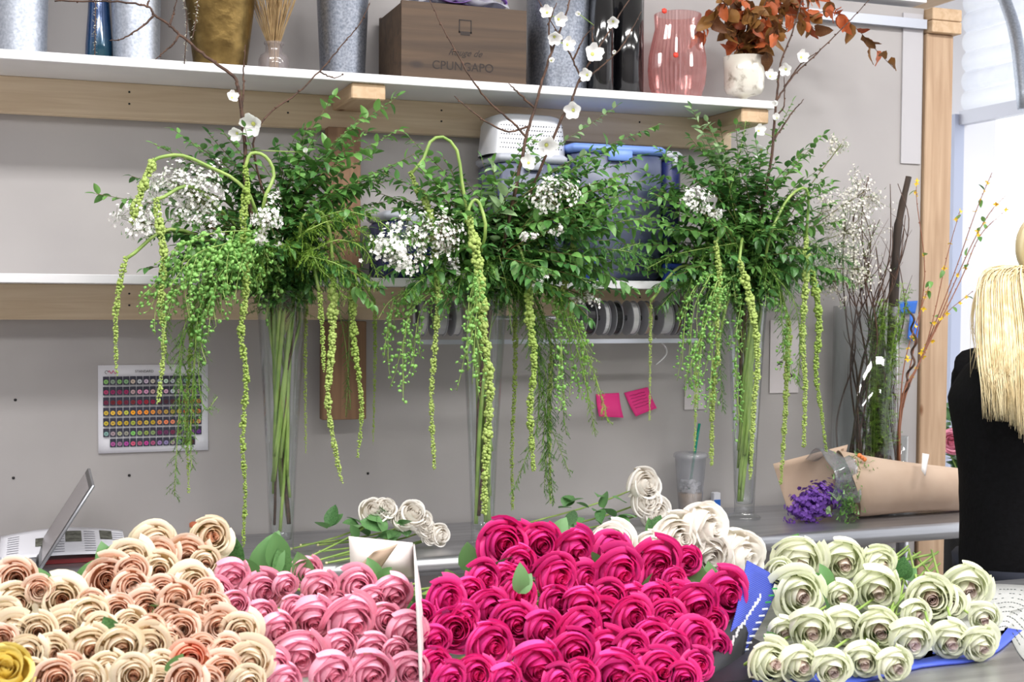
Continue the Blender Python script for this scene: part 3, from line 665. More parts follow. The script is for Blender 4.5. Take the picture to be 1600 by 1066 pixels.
# ferns
def fe(A, pts, y, sp=.04, m=None, dens=.006, nl=.011, what='dark feathery asparagus fern trailing'):
    p = pxpath(pts, y, 18); full = bez(instem(A, .45)[1:]+[A.m.lerp(p[0], .5)+Vector((0, 0, .04))], 6)+p
    fern(f'{what} from the vase {A.n}', f'{what[:24]} ferns, vase {A.n}', full, sp, m, dens, nl)
for pts in ([(350, 430), (300, 480), (280, 560), (290, 640), (285, 700)], [(340, 440), (310, 500), (305, 560), (300, 640), (295, 690)], [(340, 440), (320, 500), (310, 580), (320, 640), (340, 620)], [(345, 440), (290, 520), (280, 640), (275, 720), (272, 775)], [(350, 440), (310, 520), (300, 620), (298, 700), (300, 735)], [(340, 430), (270, 450), (260, 520), (262, 570)]):
    fe(A1, pts, -.5, .045)
for pts in ([(540, 420), (545, 480), (545, 560), (540, 650)], [(530, 420), (530, 480), (540, 540), (548, 640)]): fe(A1, pts, -.28, .03, None, .006, .006)
for pts in ([(480, 360), (520, 345), (560, 360), (600, 390)], [(490, 390), (530, 375), (570, 390), (590, 430)], [(480, 400), (520, 410), (560, 430), (590, 450)], [(450, 380), (420, 390), (410, 410), (405, 440)], [(500, 340), (540, 330), (590, 345), (620, 370)], [(490, 400), (500, 420), (520, 440), (540, 470)]):
    fe(A1, pts, -.5, .05, M_fernl, .0045, .008, 'bright yellow-green feathery foliage fanning out')
for pts in ([(810, 450), (830, 520), (850, 620), (850, 700), (860, 780)], [(815, 450), (835, 540), (850, 640), (870, 690), (890, 740)], [(820, 460), (840, 560), (840, 660), (820, 720), (800, 770)], [(820, 460), (860, 540), (860, 640), (855, 700), (850, 770)], [(820, 460), (840, 540), (855, 600), (855, 680), (865, 790)], [(825, 470), (870, 540), (880, 600), (880, 640), (885, 680)]):
    fe(A2, pts, -.4, .045)
for pts in ([(870, 450), (900, 540), (920, 620), (930, 680)], [(880, 460), (920, 560), (940, 620), (950, 660)], [(700, 400), (660, 430), (640, 450), (620, 470)], [(780, 400), (790, 440), (795, 480), (800, 520)], [(850, 380), (900, 390), (960, 350), (1010, 340)], [(850, 390), (900, 410), (950, 395), (1000, 380)], [(740, 420), (770, 430), (800, 440), (815, 460)]): fe(A2, pts, -.45, .04, M_fernl if pts[0][0] > 860 else None, .006, .01, 'loose fine fern spraying')
for pts in ([(1130, 420), (1130, 480), (1125, 560), (1130, 640)], [(1190, 400), (1215, 440), (1222, 500), (1225, 560)], [(1100, 400), (1080, 440), (1070, 470), (1060, 500)], [(1150, 380), (1090, 390), (1050, 400), (1010, 420)], [(1180, 360), (1230, 360), (1270, 380), (1300, 410)], [(1140, 300), (1150, 260), (1160, 220), (1165, 190)], [(1200, 420), (1240, 470), (1250, 540), (1245, 600)], [(1150, 430), (1110, 450), (1100, 500), (1100, 560)]): fe(A3, pts, -.32, .045, None, .005, .01)
# dense fine greenery round each vase mouth
for A in ARR:
    for k in range(9):
        a = R.uniform(0, 6.28); T = A.m+Vector((math.cos(a)*.16, -.06+math.sin(a)*.08, R.uniform(.02, .2)))
        p = bez(instem(A, .5)[1:]+[A.m.lerp(T, .5)+Vector((0, 0, .05)), T], 14); fern(f'short dark filler fern at the mouth of the vase {A.n}', f'filler ferns, vase {A.n}', p, .06, R.choice([M_fern, M_leaf3]), .0045, .012)
# loose skirt of leaves and fern hanging over the rim, in front of the lower shelf
for A, tips in ((A1, ((250, 440), (300, 455), (345, 460), (480, 455), (520, 465), (560, 455), (600, 440), (630, 400), (260, 400), (450, 430), (590, 470), (540, 430), (230, 380))),
                (A2, ((590, 430), (640, 455), (690, 470), (720, 460), (800, 460), (850, 455), (900, 450), (940, 455), (985, 440), (1010, 400), (880, 400), (610, 380), (930, 490), (770, 450))),
                (A3, ((1010, 440), (1040, 470), (1070, 450), (1110, 460), (1220, 455), (1250, 450), (1290, 440), (1320, 400), (1060, 390), (1270, 400), (1200, 460), (1330, 450)))):
    for j, (px, py) in enumerate(tips):
        T = onY(px+R.uniform(-10, 10), py+R.uniform(-10, 14), A.c.y-R.uniform(.06, .17)); m0 = instem(A, .5)[1:]
        path = bez(m0+[m0[-1].lerp(T, .45)+Vector((0, 0, .07)), m0[-1].lerp(T, .8)+Vector((0, 0, .045)), T], 18)
        if j % 2: fern(f'drooping dark fern around the rim of the vase {A.n}', f'rim ferns, vase {A.n}', path, .07, R.choice([M_fern, M_leaf3, M_leaf]), .0045, .013)
        sprig('leafy_branch', f'drooping dark leafy branch around the rim of the vase {A.n}', 'branch', f'drooping branches, vase {A.n}', path, R.choice(['dark', 'dark', 'ruscus', 'slim']), .032, .0085, .2, droop=.5)
# white flower sprays
def wx(A, px, py, rxp, ryp, y, n, **k):
    c = onY(px, py, y); s = dep(c)/F
    waxspray(k.pop('lab', f'spray of tiny white flowers in the tall vase {A.n}'), f'white flower sprays, vase {A.n}', A.m, c, (rxp*s, min(rxp, ryp)*s*.7, ryp*s), int(n*1.7), **k)
wx(A1, 300, 300, 62, 42, -.46, 300); wx(A1, 215, 345, 34, 40, -.48, 150); wx(A1, 420, 340, 26, 42, -.56, 150); wx(A1, 270, 285, 30, 20, -.48, 70); wx(A1, 330, 355, 40, 20, -.5, 70)
wx(A2, 620, 395, 42, 40, -.5, 230, s=.0058); wx(A2, 685, 365, 42, 36, -.5, 220); wx(A2, 645, 350, 40, 20, -.48, 80); wx(A2, 868, 303, 42, 30, -.5, 210); wx(A2, 828, 372, 12, 10, -.56, 30, s=.006); wx(A2, 845, 440, 14, 18, -.5, 20, s=.006); wx(A2, 915, 462, 28, 18, -.44, 60); wx(A2, 712, 430, 14, 30, -.46, 50); wx(A2, 875, 355, 16, 14, -.52, 25)
wx(A3, 1085, 315, 32, 20, -.42, 110); wx(A3, 1115, 330, 22, 12, -.42, 60)
M_wax2 = leafmat('cream_floret', (222, 216, 200), (240, 236, 226), .25, .6)
for px, py, a, b, n in ((1330, 360, 50, 50, 240), (1310, 440, 34, 40, 150), (1350, 300, 36, 30, 110), (1315, 225, 26, 14, 45), (1345, 420, 30, 40, 110), (1290, 330, 26, 30, 80)):
    wx(A3, px, py, a, b, -.24, n, s=.0042, m=M_wax2, sparse=1.3, lab='loose cream-white flower spray leaning toward the branch vase')
# quince branches
branch('bare quince branch arching over the high shelf with white blossoms', None, [[(386, 300), (383, 235), (378, 180), (372, 137), (364, 119), (327, 92), (297, 67), (277, 51), (266, 40), (242, 24), (230, 10), (190, 3), (150, 2), (85, 1)], [(242, 24), (217, 45), (190, 61), (172, 63)], [(268, 38), (271, 20), (277, -2)], [(277, 55), (272, 68), (258, 80), (243, 93)], [(230, 10), (235, -4)], [(380, 170), (381, 140), (380, 110), (384, 70)]], -.45, .0052, ((397, 193, 22), (362, 153, 12), (371, 208, 14), (478, 238, 8)), base=A1)
branch('thin dark quince twig rising toward the dark zinc bucket', None, [[(405, 400), (400, 260), (410, 190), (465, 145), (505, 105), (535, 70), (560, 40), (578, 5)], [(495, 112), (520, 122), (535, 117)]], -.44, .003, (), base=A1)
branch('straight quince branch with open white blossoms rising from the middle vase', None, [[(800, 420), (812, 265), (822, 215), (838, 160), (852, 110), (868, 65), (885, 20), (893, -15)], [(865, 80), (858, 40), (870, 5)], [(830, 165), (810, 145), (795, 130)], [(822, 215), (800, 190), (765, 160), (735, 120), (690, 40), (672, 0)], [(832, 200), (790, 205), (745, 180), (710, 150)]], -.47, .0055,
       ((855, 20, 13), (872, 30, 14), (866, 57, 14), (886, 70, 14), (861, 95, 9), (853, 226, 20), (826, 255, 15)), base=A2)
branch('forked quince branch with a large white blossom from the middle vase', None, [[(815, 420), (865, 215), (890, 165), (903, 130), (920, 100), (952, 48), (983, 0)], [(903, 130), (935, 108), (972, 72), (1002, 18)], [(907, 122), (893, 90), (878, 62), (838, -5)], [(903, 90), (906, 72), (912, 60), (928, 40)], [(920, 78), (925, 55), (928, 38)]], -.45, .0045,
       ((925, 85, 19), (958, 33, 12), (918, 117, 13), (896, 172, 17), (905, 22, 8), (961, 80, 6)), base=A2)
branch('quince branch with white blossoms rising among the autumn leaves', None, [[(1180, 400), (1203, 262), (1209, 200), (1214, 150), (1220, 100), (1238, 50), (1256, -10)], [(1214, 160), (1240, 118), (1282, 78), (1330, 30), (1362, -5)], [(1225, 130), (1252, 100), (1280, 80)], [(1210, 180), (1225, 165), (1225, 120)], [(1205, 225), (1235, 180), (1256, 155)]], -.3, .0052,
       ((1251, 90, 13), (1228, 108, 12), (1203, 120, 12), (1185, 205, 12), (1190, 234, 14), (1214, 186, 11), (1214, 160, 9)), base=A3)
# autumn foliage in the goblet
for k, (px, py, y, n) in enumerate(((1395, 105, -.22, 14), (1330, 40, -.2, 16), (1280, 50, -.24, 20), (1270, 20, -.2, 24), (1180, 40, -.28, 24), (1110, 20, -.25, 20), (1080, 60, -.22, 14), (1220, 60, -.3, 24), (1150, 0, -.22, 20), (1230, 0, -.2, 22), (1200, 90, -.26, 10), (1130, -30, -.15, 18))):
    T = onY(px, py, y); m_ = GOB+Vector((0, 0, .12)); lift = .16 if px > 1300 else .09
    path = bez([GOB+Vector((R.uniform(-.02, .02), R.uniform(-.02, .02), .045)), m_+Vector(((T.x-m_.x)*.1, 0, .03)), m_.lerp(T, .55)+Vector((0, 0, lift)), T], 14)
    t = thing('autumn_branch', 'branch of rust and brown autumn leaves in the goblet vase', 'branch', path[0], 'autumn leaf branches'); nn = len(path)
    MB().tube(path, [.002*(1-.6*i/(nn-1)) for i in range(nn)], 5).build('stem', M_bark, t)
    Lp = along(path, .004); lo = .5 if px > 1300 else .35
    for j in range(n):
        f = lo+(1-lo)*j/n; p, d, _ = Lp[min(len(Lp)-1, int(f*len(Lp)))]
        put_leaf(t, 'autumn', p, rv()+Vector((0, -.2, -.9))+d*.3, R.uniform(.036, .062), rv())
# ------------------------------------------------------------------ roses
def petal_into(mb, phi, belly, rim, h, curl, W, rb=.1, nu=8, nv=9, wob=0, top=.26):
    def fn(u, v):
        s = u*2-1; wv = W*(.4+.6*math.sin(math.pi/2*min(1, v*1.7)))
        if v < .55: r = rb+(belly-rb)*math.sin(math.pi/2*v/.55)**.75
        else:
            q = (v-.55)/.45; r = belly+(rim-belly)*q*q*(3-2*q)
        z = h*(v**1.05)*(1-top*abs(s)**2.4*v)
        c = max(0, v-.76)/.24
        r += curl*c*c*(1-.2*s*s); z -= curl*.7*c**3
        r *= 1+.11*s
        r += wob*math.sin(3.1*s+phi*5)*v
        a = phi+s*wv
        return (r*math.cos(a), r*math.sin(a), z)
    mb.sheet(fn, nu, nv)
def rose_variant(seed, openness):
    """-> list of (name, MB) for one rose head of unit radius, opening along +Z"""
    rr = random.Random(seed); parts = []; ph = rr.uniform(0, 6)
    heart = MB()
    for n, be, rim, h, W in ((2, .13, .06, 1.28, 2.0), (3, .21, .13, 1.32, 1.45), (3, .32, .22, 1.35, 1.3)):
        for k in range(n): petal_into(heart, ph+6.283*k/n, be, rim, h+rr.uniform(-.03, .03), .03, W, .05, top=.08, nu=6, nv=6)
        ph += .9
    parts.append(('rose_heart', heart))
    lay = [(3, .48, .34, 1.38, .07, 1.25), (3, .68, .50, 1.38, .12, 1.25), (4, .87, .70, 1.28, .17, 1.02), (4, 1.0, .9, 1.1, .26*openness, .98)]
    if openness > .7: lay.append((3, 1.02, 1.06, .9, .3*openness, 1.0))
    for n, be, rim, h, curl, W in lay:
        for k in range(n):
            m = MB(); f = rr.uniform(.95, 1.05); petal_into(m, ph+6.283*k/n+rr.uniform(-.15, .15), be*f, rim*f, h*rr.uniform(.94, 1.04), curl*rr.uniform(.4, 1.6), W*rr.uniform(.9, 1.1), .1, wob=.025)
            parts.append(('petal', m))
        ph += .75
    cal = MB(); cal.lathe((0, 0, 0), [(.001, -.22), (.1, -.2), (.17, -.08), (.16, .04), (.1, .1)], 10)
    for k in range(5):
        a = k*1.2566; x = Vector((math.cos(a), math.sin(a), 0)); y = Vector((-x.y, x.x, 0))
        cal.add([x*.12+y*.09, x*.12-y*.09, x*.38-y*.06+Vector((0, 0, .12)), x*.38+y*.06+Vector((0, 0, .12)), x*.62+Vector((0, 0, .02))], [(0, 1, 2, 3), (3, 2, 4)])
    parts.append(('calyx', cal))
    return parts
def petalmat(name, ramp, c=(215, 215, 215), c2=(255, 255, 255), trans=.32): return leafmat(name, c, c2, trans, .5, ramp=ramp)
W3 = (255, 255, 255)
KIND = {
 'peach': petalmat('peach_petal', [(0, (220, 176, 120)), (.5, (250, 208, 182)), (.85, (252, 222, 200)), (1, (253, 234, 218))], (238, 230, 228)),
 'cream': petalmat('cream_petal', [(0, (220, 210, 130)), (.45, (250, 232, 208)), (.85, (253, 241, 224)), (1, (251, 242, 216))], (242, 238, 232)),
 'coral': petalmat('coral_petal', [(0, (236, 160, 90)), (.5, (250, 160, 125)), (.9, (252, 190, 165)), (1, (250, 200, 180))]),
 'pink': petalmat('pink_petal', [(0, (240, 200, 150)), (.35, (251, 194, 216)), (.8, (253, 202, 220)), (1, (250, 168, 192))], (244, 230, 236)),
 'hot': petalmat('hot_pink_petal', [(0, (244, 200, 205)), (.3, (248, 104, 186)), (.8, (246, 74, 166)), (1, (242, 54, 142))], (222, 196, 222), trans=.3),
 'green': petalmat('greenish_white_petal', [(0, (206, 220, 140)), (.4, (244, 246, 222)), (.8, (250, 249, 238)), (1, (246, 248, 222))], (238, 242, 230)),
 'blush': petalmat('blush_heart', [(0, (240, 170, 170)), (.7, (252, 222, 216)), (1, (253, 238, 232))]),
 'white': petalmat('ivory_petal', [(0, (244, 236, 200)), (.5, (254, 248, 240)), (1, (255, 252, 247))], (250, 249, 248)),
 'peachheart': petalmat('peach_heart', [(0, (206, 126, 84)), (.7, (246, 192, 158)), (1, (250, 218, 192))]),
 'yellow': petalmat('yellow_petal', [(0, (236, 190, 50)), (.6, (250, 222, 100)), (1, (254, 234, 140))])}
M_sepal = mat('sepal_green', (110, 150, 72), .5, c2=(150, 176, 96), scale=30)
VAR = {}
def variants(kind, opens):
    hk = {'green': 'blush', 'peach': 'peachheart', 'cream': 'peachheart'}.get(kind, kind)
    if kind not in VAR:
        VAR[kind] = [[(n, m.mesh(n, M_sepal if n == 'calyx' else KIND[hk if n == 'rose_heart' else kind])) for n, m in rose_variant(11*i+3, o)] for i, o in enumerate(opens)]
    return VAR[kind]
OPENS = {'peach': (1, .9, .8), 'cream': (1, .85, 1.1), 'coral': (1, .9), 'pink': (.6, .8, .5), 'hot': (.75, .95, .6), 'green': (.5, .65, .8), 'white': (.5, .6), 'yellow': (.8,)}
def rose(kind, P, rad, axis, label, group, stem_to, leaves=0, stretch=1.0):
    v = R.choice(variants(kind, OPENS[kind])); axis = axis.normalized()
    base = P-axis*rad*.85*stretch; x, y, z = frame(axis); a = R.uniform(0, 6.28)
    rot = axes(x*math.cos(a)+y*math.sin(a), y*math.cos(a)-x*math.sin(a), z)
    t = thing('rose', label, 'rose', base, group)
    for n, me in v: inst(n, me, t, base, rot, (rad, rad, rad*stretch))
    s0 = base-axis*rad*.15; S = Vector(stem_to); mid = s0.lerp(S, .4)+Vector((0, .02, -.02))
    mid.z = max(mid.z, TZ+.008); k1 = s0+Vector((0, .035, -.02)); k1.z = max(k1.z, TZ+.008); path = bez([s0, k1, mid, S], 9)
    MB().tube(path, .0026, 6).build('stem', M_stemg, t)
    for k in range(leaves):
        p = path[2+k % 4]; put_leaf(t, 'rose', p, rv()+Vector((0, -.5, .8)), R.uniform(.035, .055))
    return t
def axis_for(P, dx, dy, j=.25):
    """face direction: to the camera, leaning dx (image right) and dy (image down)"""
    return (CAM-P).normalized()+RT*(dx+R.uniform(-j, j))-UP*(dy+R.uniform(-j, j))
def bunch(lst, kind, lean, label, group, y_lo, y_hi, stem, jit=.025, leafp=.25, zmin=TZ):
    """lst: (px,py,r[,kind]); bottom rows stand nearer (y_lo), upper rows farther (y_hi)"""
    for it in lst:
        px, py, r = it[:3]; k = it[3] if len(it) > 3 else kind
        f = min(1, max(0, (1066-py)/220)); y = y_lo+(y_hi-y_lo)*f+R.uniform(-jit, jit)
        P = onY(px, py, y); rad = r*dep(P)/F*1.06
        if P.z < TZ+rad*1.02: P = onZ(px, py, TZ+rad*1.02); rad = r*dep(P)/F*1.06
        S = Vector(stem)+Vector((R.uniform(-.06, .06), R.uniform(-.04, .04), R.uniform(.005, .07)))
        lb, gp = (label[k], group+' '+k) if isinstance(label, dict) else (label, group)
        zn = where(px, py); lb += zn; gp += zn
        rose(k, P, rad, axis_for(P, *lean), lb, gp, S, 1 if R.random() < leafp else 0, 1.0 if k in (pe, cr, co) else 1.2)
ZONE = None
def where(px, py):
    for test, words in ZONE or ():
        if test(px, py): return words
    return ''
pe, cr, co = 'peach', 'cream', 'coral'
PEACH = [(25, 905, 27, pe), (28, 943, 29, cr), (97, 938, 29, cr), (62, 922, 18, pe), (170, 908, 34, pe), (207, 917, 23, pe), (208, 893, 21, pe), (243, 850, 28, cr), (250, 868, 22, pe), (294, 868, 25, pe), (250, 893, 25, cr), (205, 875, 25, cr), (190, 868, 18, cr), (303, 912, 25, cr), (322, 880, 20, cr), (230, 955, 30, pe), (255, 925, 22, pe), (278, 937, 22, pe), (140, 963, 27, cr), (145, 943, 18, pe), (267, 970, 25, pe), (185, 957, 22, pe), (25, 988, 25, cr), (60, 988, 25, cr), (105, 985, 28, cr), (160, 985, 22, cr), (205, 978, 23, cr), (238, 985, 20, pe), (285, 985, 23, pe), (345, 980, 25, pe), (378, 987, 23, cr), (82, 1022, 27, cr), (142, 1015, 30, cr), (190, 1012, 30, cr), (233, 1010, 27, cr), (42, 1022, 25, cr), (318, 1018, 22, pe), (355, 1020, 23, pe), (298, 1032, 25, co), (392, 1035, 27, cr), (265, 1005, 20, pe), (170, 1047, 24, cr), (210, 1055, 26, cr), (350, 1052, 26, pe), (290, 1062, 26, pe), (90, 1062, 28, pe), (138, 1064, 25, cr), (55, 1056, 23, cr), (325, 1068, 22, pe), (388, 1068, 23, cr), (8, 965, 22, cr), (4, 1000, 20, pe), (252, 1045, 22, cr), (15, 1035, 20, cr), (110, 1040, 18, pe), (310, 985, 20, pe), (335, 950, 20, pe), (118, 960, 16, pe), (310, 955, 20, pe), (15, 1066, 24, cr), (250, 1072, 24, cr), (325, 925, 18, pe)]
ZONE = ((lambda x, y: y < 900, ', on the crest of the pile'), (lambda x, y: x > 300, ', next to the pink bunch'), (lambda x, y: x < 80, ', under the laptop end'), (lambda x, y: y > 1030, ', in the lowest row'))
bunch(PEACH, pe, (.12, .15), {pe: 'open peach rose in the peach and cream heap', cr: 'cream rose with peach heart in the heap', co: 'deeper coral rose amid the peach and cream heap'}, 'heaped roses:', -1.66, -1.28, (-1.02, -1.05, TZ))
P = onY(330, 840, -1.25); rose('cream', P, 27*dep(P)/F*1.1, axis_for(P, .3, -.1, 0), 'tall pale cream rose standing up out of the peach heap', None, P+Vector((-.08, .08, -.22)), 0, 1.5)
PINK = [(363, 900, 26), (338, 935, 26), (368, 945, 21), (412, 925, 28), (447, 915, 19), (480, 893, 23), (500, 920, 27), (490, 968, 34), (550, 973, 37), (560, 918, 27), (583, 937, 21), (615, 928, 28), (603, 968, 24), (638, 988, 31), (435, 985, 27), (470, 1025, 34), (533, 1012, 26), (585, 1018, 27), (428, 1042, 24), (520, 1052, 31), (580, 1055, 35), (640, 1048, 26), (410, 960, 22), (445, 1066, 25), (620, 1018, 20), (395, 900+60, 18), (525, 945, 20), (460, 950, 20)]
ZONE = ((lambda x, y: x > 595, ', against the white card sleeve'), (lambda x, y: y < 930, ', on top below the vase'), (lambda x, y: x < 450, ', next to the peach heap'), (lambda x, y: 1, ', amid other pink roses'))
bunch(PINK, 'pink', (.38, .4), 'soft pink rose in the bunch', 'pink rose bunch', -1.62, -1.26, (-.55, -1.02, TZ))
HOT = [(788, 850, 34), (700, 938, 28), (758, 905, 25), (765, 953, 28), (710, 985, 35), (768, 1010, 33), (795, 968, 27), (680, 1040, 27), (745, 1055, 27), (705, 1062, 23), (682, 1000, 22), (812, 845, 24), (846, 850, 28), (900, 858, 28), (958, 862, 26), (812, 880, 26), (872, 902, 31), (915, 905, 22), (970, 895, 33), (1030, 878, 31), (1028, 898, 25), (1075, 877, 20), (812, 930, 26), (870, 942, 26), (910, 945, 26), (955, 935, 24), (990, 935, 22), (1025, 935, 25), (1057, 935, 22), (1090, 945, 29), (1135, 930, 34), (808, 975, 27), (850, 983, 29), (910, 985, 31), (945, 963, 26), (990, 965, 29), (1045, 965, 23), (1115, 972, 22), (1020, 1000, 29), (1090, 1000, 29), (1120, 1012, 20), (840, 1040, 37), (900, 1020, 29), (950, 1015, 28), (990, 1015, 25), (1050, 1015, 26), (910, 1060, 26), (965, 1055, 34), (1035, 1048, 29), (1070, 1060, 22), (1092, 1040, 22), (1005, 1042, 20), (875, 1066, 23), (735, 925, 22), (790, 1062, 24), (660, 960, 20), (728, 965, 20), (1065, 985, 20), (805, 905, 20), (1000, 1070, 24), (1055, 905, 18), (790, 900, 18)]
ZONE = ((lambda x, y: x > 1080, ', against the navy card'), (lambda x, y: x < 720, ', against the white card sleeve'), (lambda x, y: y < 885, ', on the crest'), (lambda x, y: y > 1030, ', in the lowest row'), (lambda x, y: 1, ', amid other hot pink roses'))
bunch(HOT, 'hot', (.36, .32), 'hot pink rose in the big bunch', 'hot pink rose bunch', -1.62, -1.24, (-.05, -1.0, TZ))
GREEN = [(1250, 877, 33), (1220, 893, 20), (1318, 877, 31), (1375, 880, 24), (1250, 930, 34), (1315, 930, 22), (1370, 920, 33), (1455, 935, 34), (1485, 945, 23), (1512, 918, 34), (1268, 985, 31), (1320, 980, 31), (1375, 985, 32), (1425, 1000, 31), (1485, 1000, 29), (1532, 1008, 25), (1538, 965, 23), (1205, 1035, 29), (1250, 1037, 29), (1300, 1045, 28), (1350, 1032, 28), (1398, 1040, 26), (1432, 960, 22), (1225, 985, 20)]
ZONE = ((lambda x, y: y < 900, ', topmost in the blue-edged wrap'), (lambda x, y: y > 1028, ', lowest in the blue-edged wrap'), (lambda x, y: x > 1450, ', near the printed white card'), (lambda x, y: 1, ', in the middle of the blue-edged wrap'))
bunch(GREEN, 'green', (.34, .38), 'greenish white rose with blush heart', 'greenish white rose bunch', -1.56, -1.2, (.62, -1.02, TZ))
for px, py, r, dx, dy in ((958, 850, 36, .2, -.3), (1062, 845, 40, .5, -.1), (1105, 825, 38, .9, .1), (1105, 868, 36, .4, .5), (1160, 872, 40, .9, .1), (1020, 862, 30, .2, .2)):
    P = onY(px, py, -1.16); rose('white', P, r*dep(P)/F*1.05, axis_for(P, dx, dy, .1), 'large ivory white rose lying behind the hot pink bunch', 'ivory roses behind the hot pink bunch', P+Vector((-.1, .12, -.1)), 0, 1.25)
P = onY(6, 1050, -1.78); rose('yellow', P, .034, axis_for(P, .2, -.5, 0), 'yellow rose at the near edge of the peach heap', None, (P.x-.12, -1.45, TZ+.02), 0, 1.3)
# loose rose leaves between the heads
for px, py, y, L, lab in ((165, 865, -1.22, .06, 'peach heap'), (125, 900, -1.27, .05, 'peach heap'), (75, 905, -1.27, .05, 'peach heap'), (405, 870, -1.2, .09, 'pink bunch'), (435, 860, -1.2, .07, 'pink bunch'), (360, 865, -1.22, .06, 'pink bunch'), (590, 890, -1.24, .045, 'pink bunch'), (755, 835, -1.2, .075, 'hot pink bunch'), (712, 910, -1.3, .06, 'hot pink bunch'), (735, 870, -1.22, .06, 'hot pink bunch'), (865, 825, -1.15, .05, 'hot pink bunch'), (1015, 820, -1.12, .05, 'ivory roses'), (1095, 900, -1.3, .07, 'hot pink bunch'), (810, 905, -1.42, .05, 'hot pink bunch'), (265, 1040, -1.64, .04, 'peach heap'), (1415, 890, -1.2, .045, 'greenish bunch'), (1295, 900, -1.3, .05, 'greenish bunch'), (1215, 1000, -1.5, .05, 'greenish bunch'), (1400, 885, -1.2, .05, 'greenish bunch'), (640, 945, -1.3, .04, 'pink bunch'), (445, 880, -1.2, .06, 'pink bunch'), (1110, 905, -1.3, .06, 'hot pink bunch')):
    p = onY(px, py, y); t = thing('rose_leaf', f'green rose leaves poking out of the {lab}', 'leaf', p-Vector((0, 0, L*.5)), f'loose leaves of the {lab}')
    put_leaf(t, 'rose', p-Vector((0, 0, L*.5)), Vector((R.uniform(-.6, .6), -.2, 1)), L, Vector((0, -1, .4))+rv(.3))
    put_leaf(t, 'rose', p-Vector((0, 0, L*.5)), Vector((R.uniform(-1, 1), -.1, .7)), L*.8, Vector((0, -1, .4))+rv(.3))
# wraps -----------------------------------------------------------------
M_card = mat('white_card', (224, 216, 214), .7, c2=(210, 200, 198), scale=12)
def corr(name, c, c2, freq=170, axis=0):
    T = NT(name); tc = T.n('ShaderNodeTexCoord'); wv = T.n('ShaderNodeTexWave', i_Scale=freq); wv.bands_direction = 'XYZ'[axis]
    T.l(tc.outputs['Object'], wv.inputs['Vector']); T.l(T.ramp(wv.outputs['Fac'], [(.3, lin(c)), (.7, lin(c2))]), T.b.inputs['Base Color'])
    bp = T.n('ShaderNodeBump', i_Strength=.4, i_Distance=.002); T.l(wv.outputs['Fac'], bp.inputs['Height']); T.l(bp.outputs[0], T.b.inputs['Normal']); T.b.inputs['Roughness'].default_value = .6
    MATS[name] = T.m; return T.m
M_bluec = corr('blue_corrugated', (38, 52, 150), (62, 84, 186), 110, 2)
M_whitec = corr('white_corrugated', (206, 206, 202), (138, 140, 142), 95, 0)
M_darkc = mat('dark_navy_card', (14, 14, 26), .5)
M_print = mat('white_print', (235, 238, 240), .6); M_gprint = mat('green_print', (60, 160, 80), .6)
def quadsheet(p, n=10, th=.002, bulge=0, dirn=Vector((0, 0, 1))):
    a, b, c, d = p   # corners a-b (u) , d-c
    return MB().sheet(lambda u, v: a.lerp(b, u).lerp(d.lerp(c, u), v)+dirn*bulge*math.sin(math.pi*u)*math.sin(math.pi*v), n, n, th)
# paper sleeve of the pink bunch: upright side flap and folded back corner
a = onY(655, 1080, -1.69); b = onY(662, 1066, -1.2); t = thing('paper_sleeve', 'folded white card sleeve around the soft pink roses', 'sleeve', (a.x, -1.4, TZ))
q = [onY(660, 1100, -1.66), onY(660, 1000, -1.1), onY(648, 850, -1.12), onY(652, 925, -1.64)]
q = [Vector((p.x, p.y, max(p.z, TZ+.003))) for p in q]
quadsheet(q, 8, .003, .008, Vector((1, 0, 0))).build('side_flap', M_card, t)
q = [onY(548, 900, -1.17), onY(650, 905, -1.15), onY(645, 848, -1.14), onY(545, 838, -1.16)]
quadsheet(q, 10, .002, .03, Vector((0, -1, 0))).build('back_flap', M_card, t)
q = [onY(552, 892, -1.19), onY(590, 895, -1.2), onY(622, 850, -1.19), onY(585, 862, -1.21)]
quadsheet(q, 8, .001, .01, Vector((0, -1, 0))).build('kraft_lining', mat('kraft_paper', (194, 170, 150), .75, c2=(182, 157, 136), scale=8), t)
MB().box((a.x-.16, -1.4, TZ+.004), (.34, .5, .004)).build('bottom_card', M_card, t, False)
# navy card round the hot pink bunch
t = thing('card_wrap', 'dark navy corrugated card wrapped around the hot pink roses', 'wrap', (onY(1130, 1040, -1.5).x, -1.4, TZ))
q = [onY(1060, 1075, -1.6), onY(1150, 1010, -1.5), onY(1185, 925, -1.38), onY(1100, 985, -1.5)]
quadsheet([onY(1095, 1068, -1.6), onY(1160, 1040, -1.5), onY(1182, 920, -1.3), onY(1128, 985, -1.46)], 8, .002, .01, Vector((0, -1, 0))).build('inner_side', M_darkc, t)
mb = MB()
for k in range(34):
    f = k/33; p = onY(1135+45*f, 1000-72*f, -1.48+.12*f); mb.box(p+Vector((0, -.02, 0))+rv(.002), (.0035, .001, .0035 if k % 3 else .009))
mb.build('printed_marks', M_print, t, False)
MB().box((-.27, -1.36, TZ+.004), (.5, .5, .005)).build('under_card', M_darkc, t, False)
# blue and white corrugated card of the greenish white bunch
t = thing('card_wrap', 'blue-edged white corrugated card wrapped around the greenish white roses', 'wrap', (onY(1400, 1040, -1.3).x, -1.3, TZ))

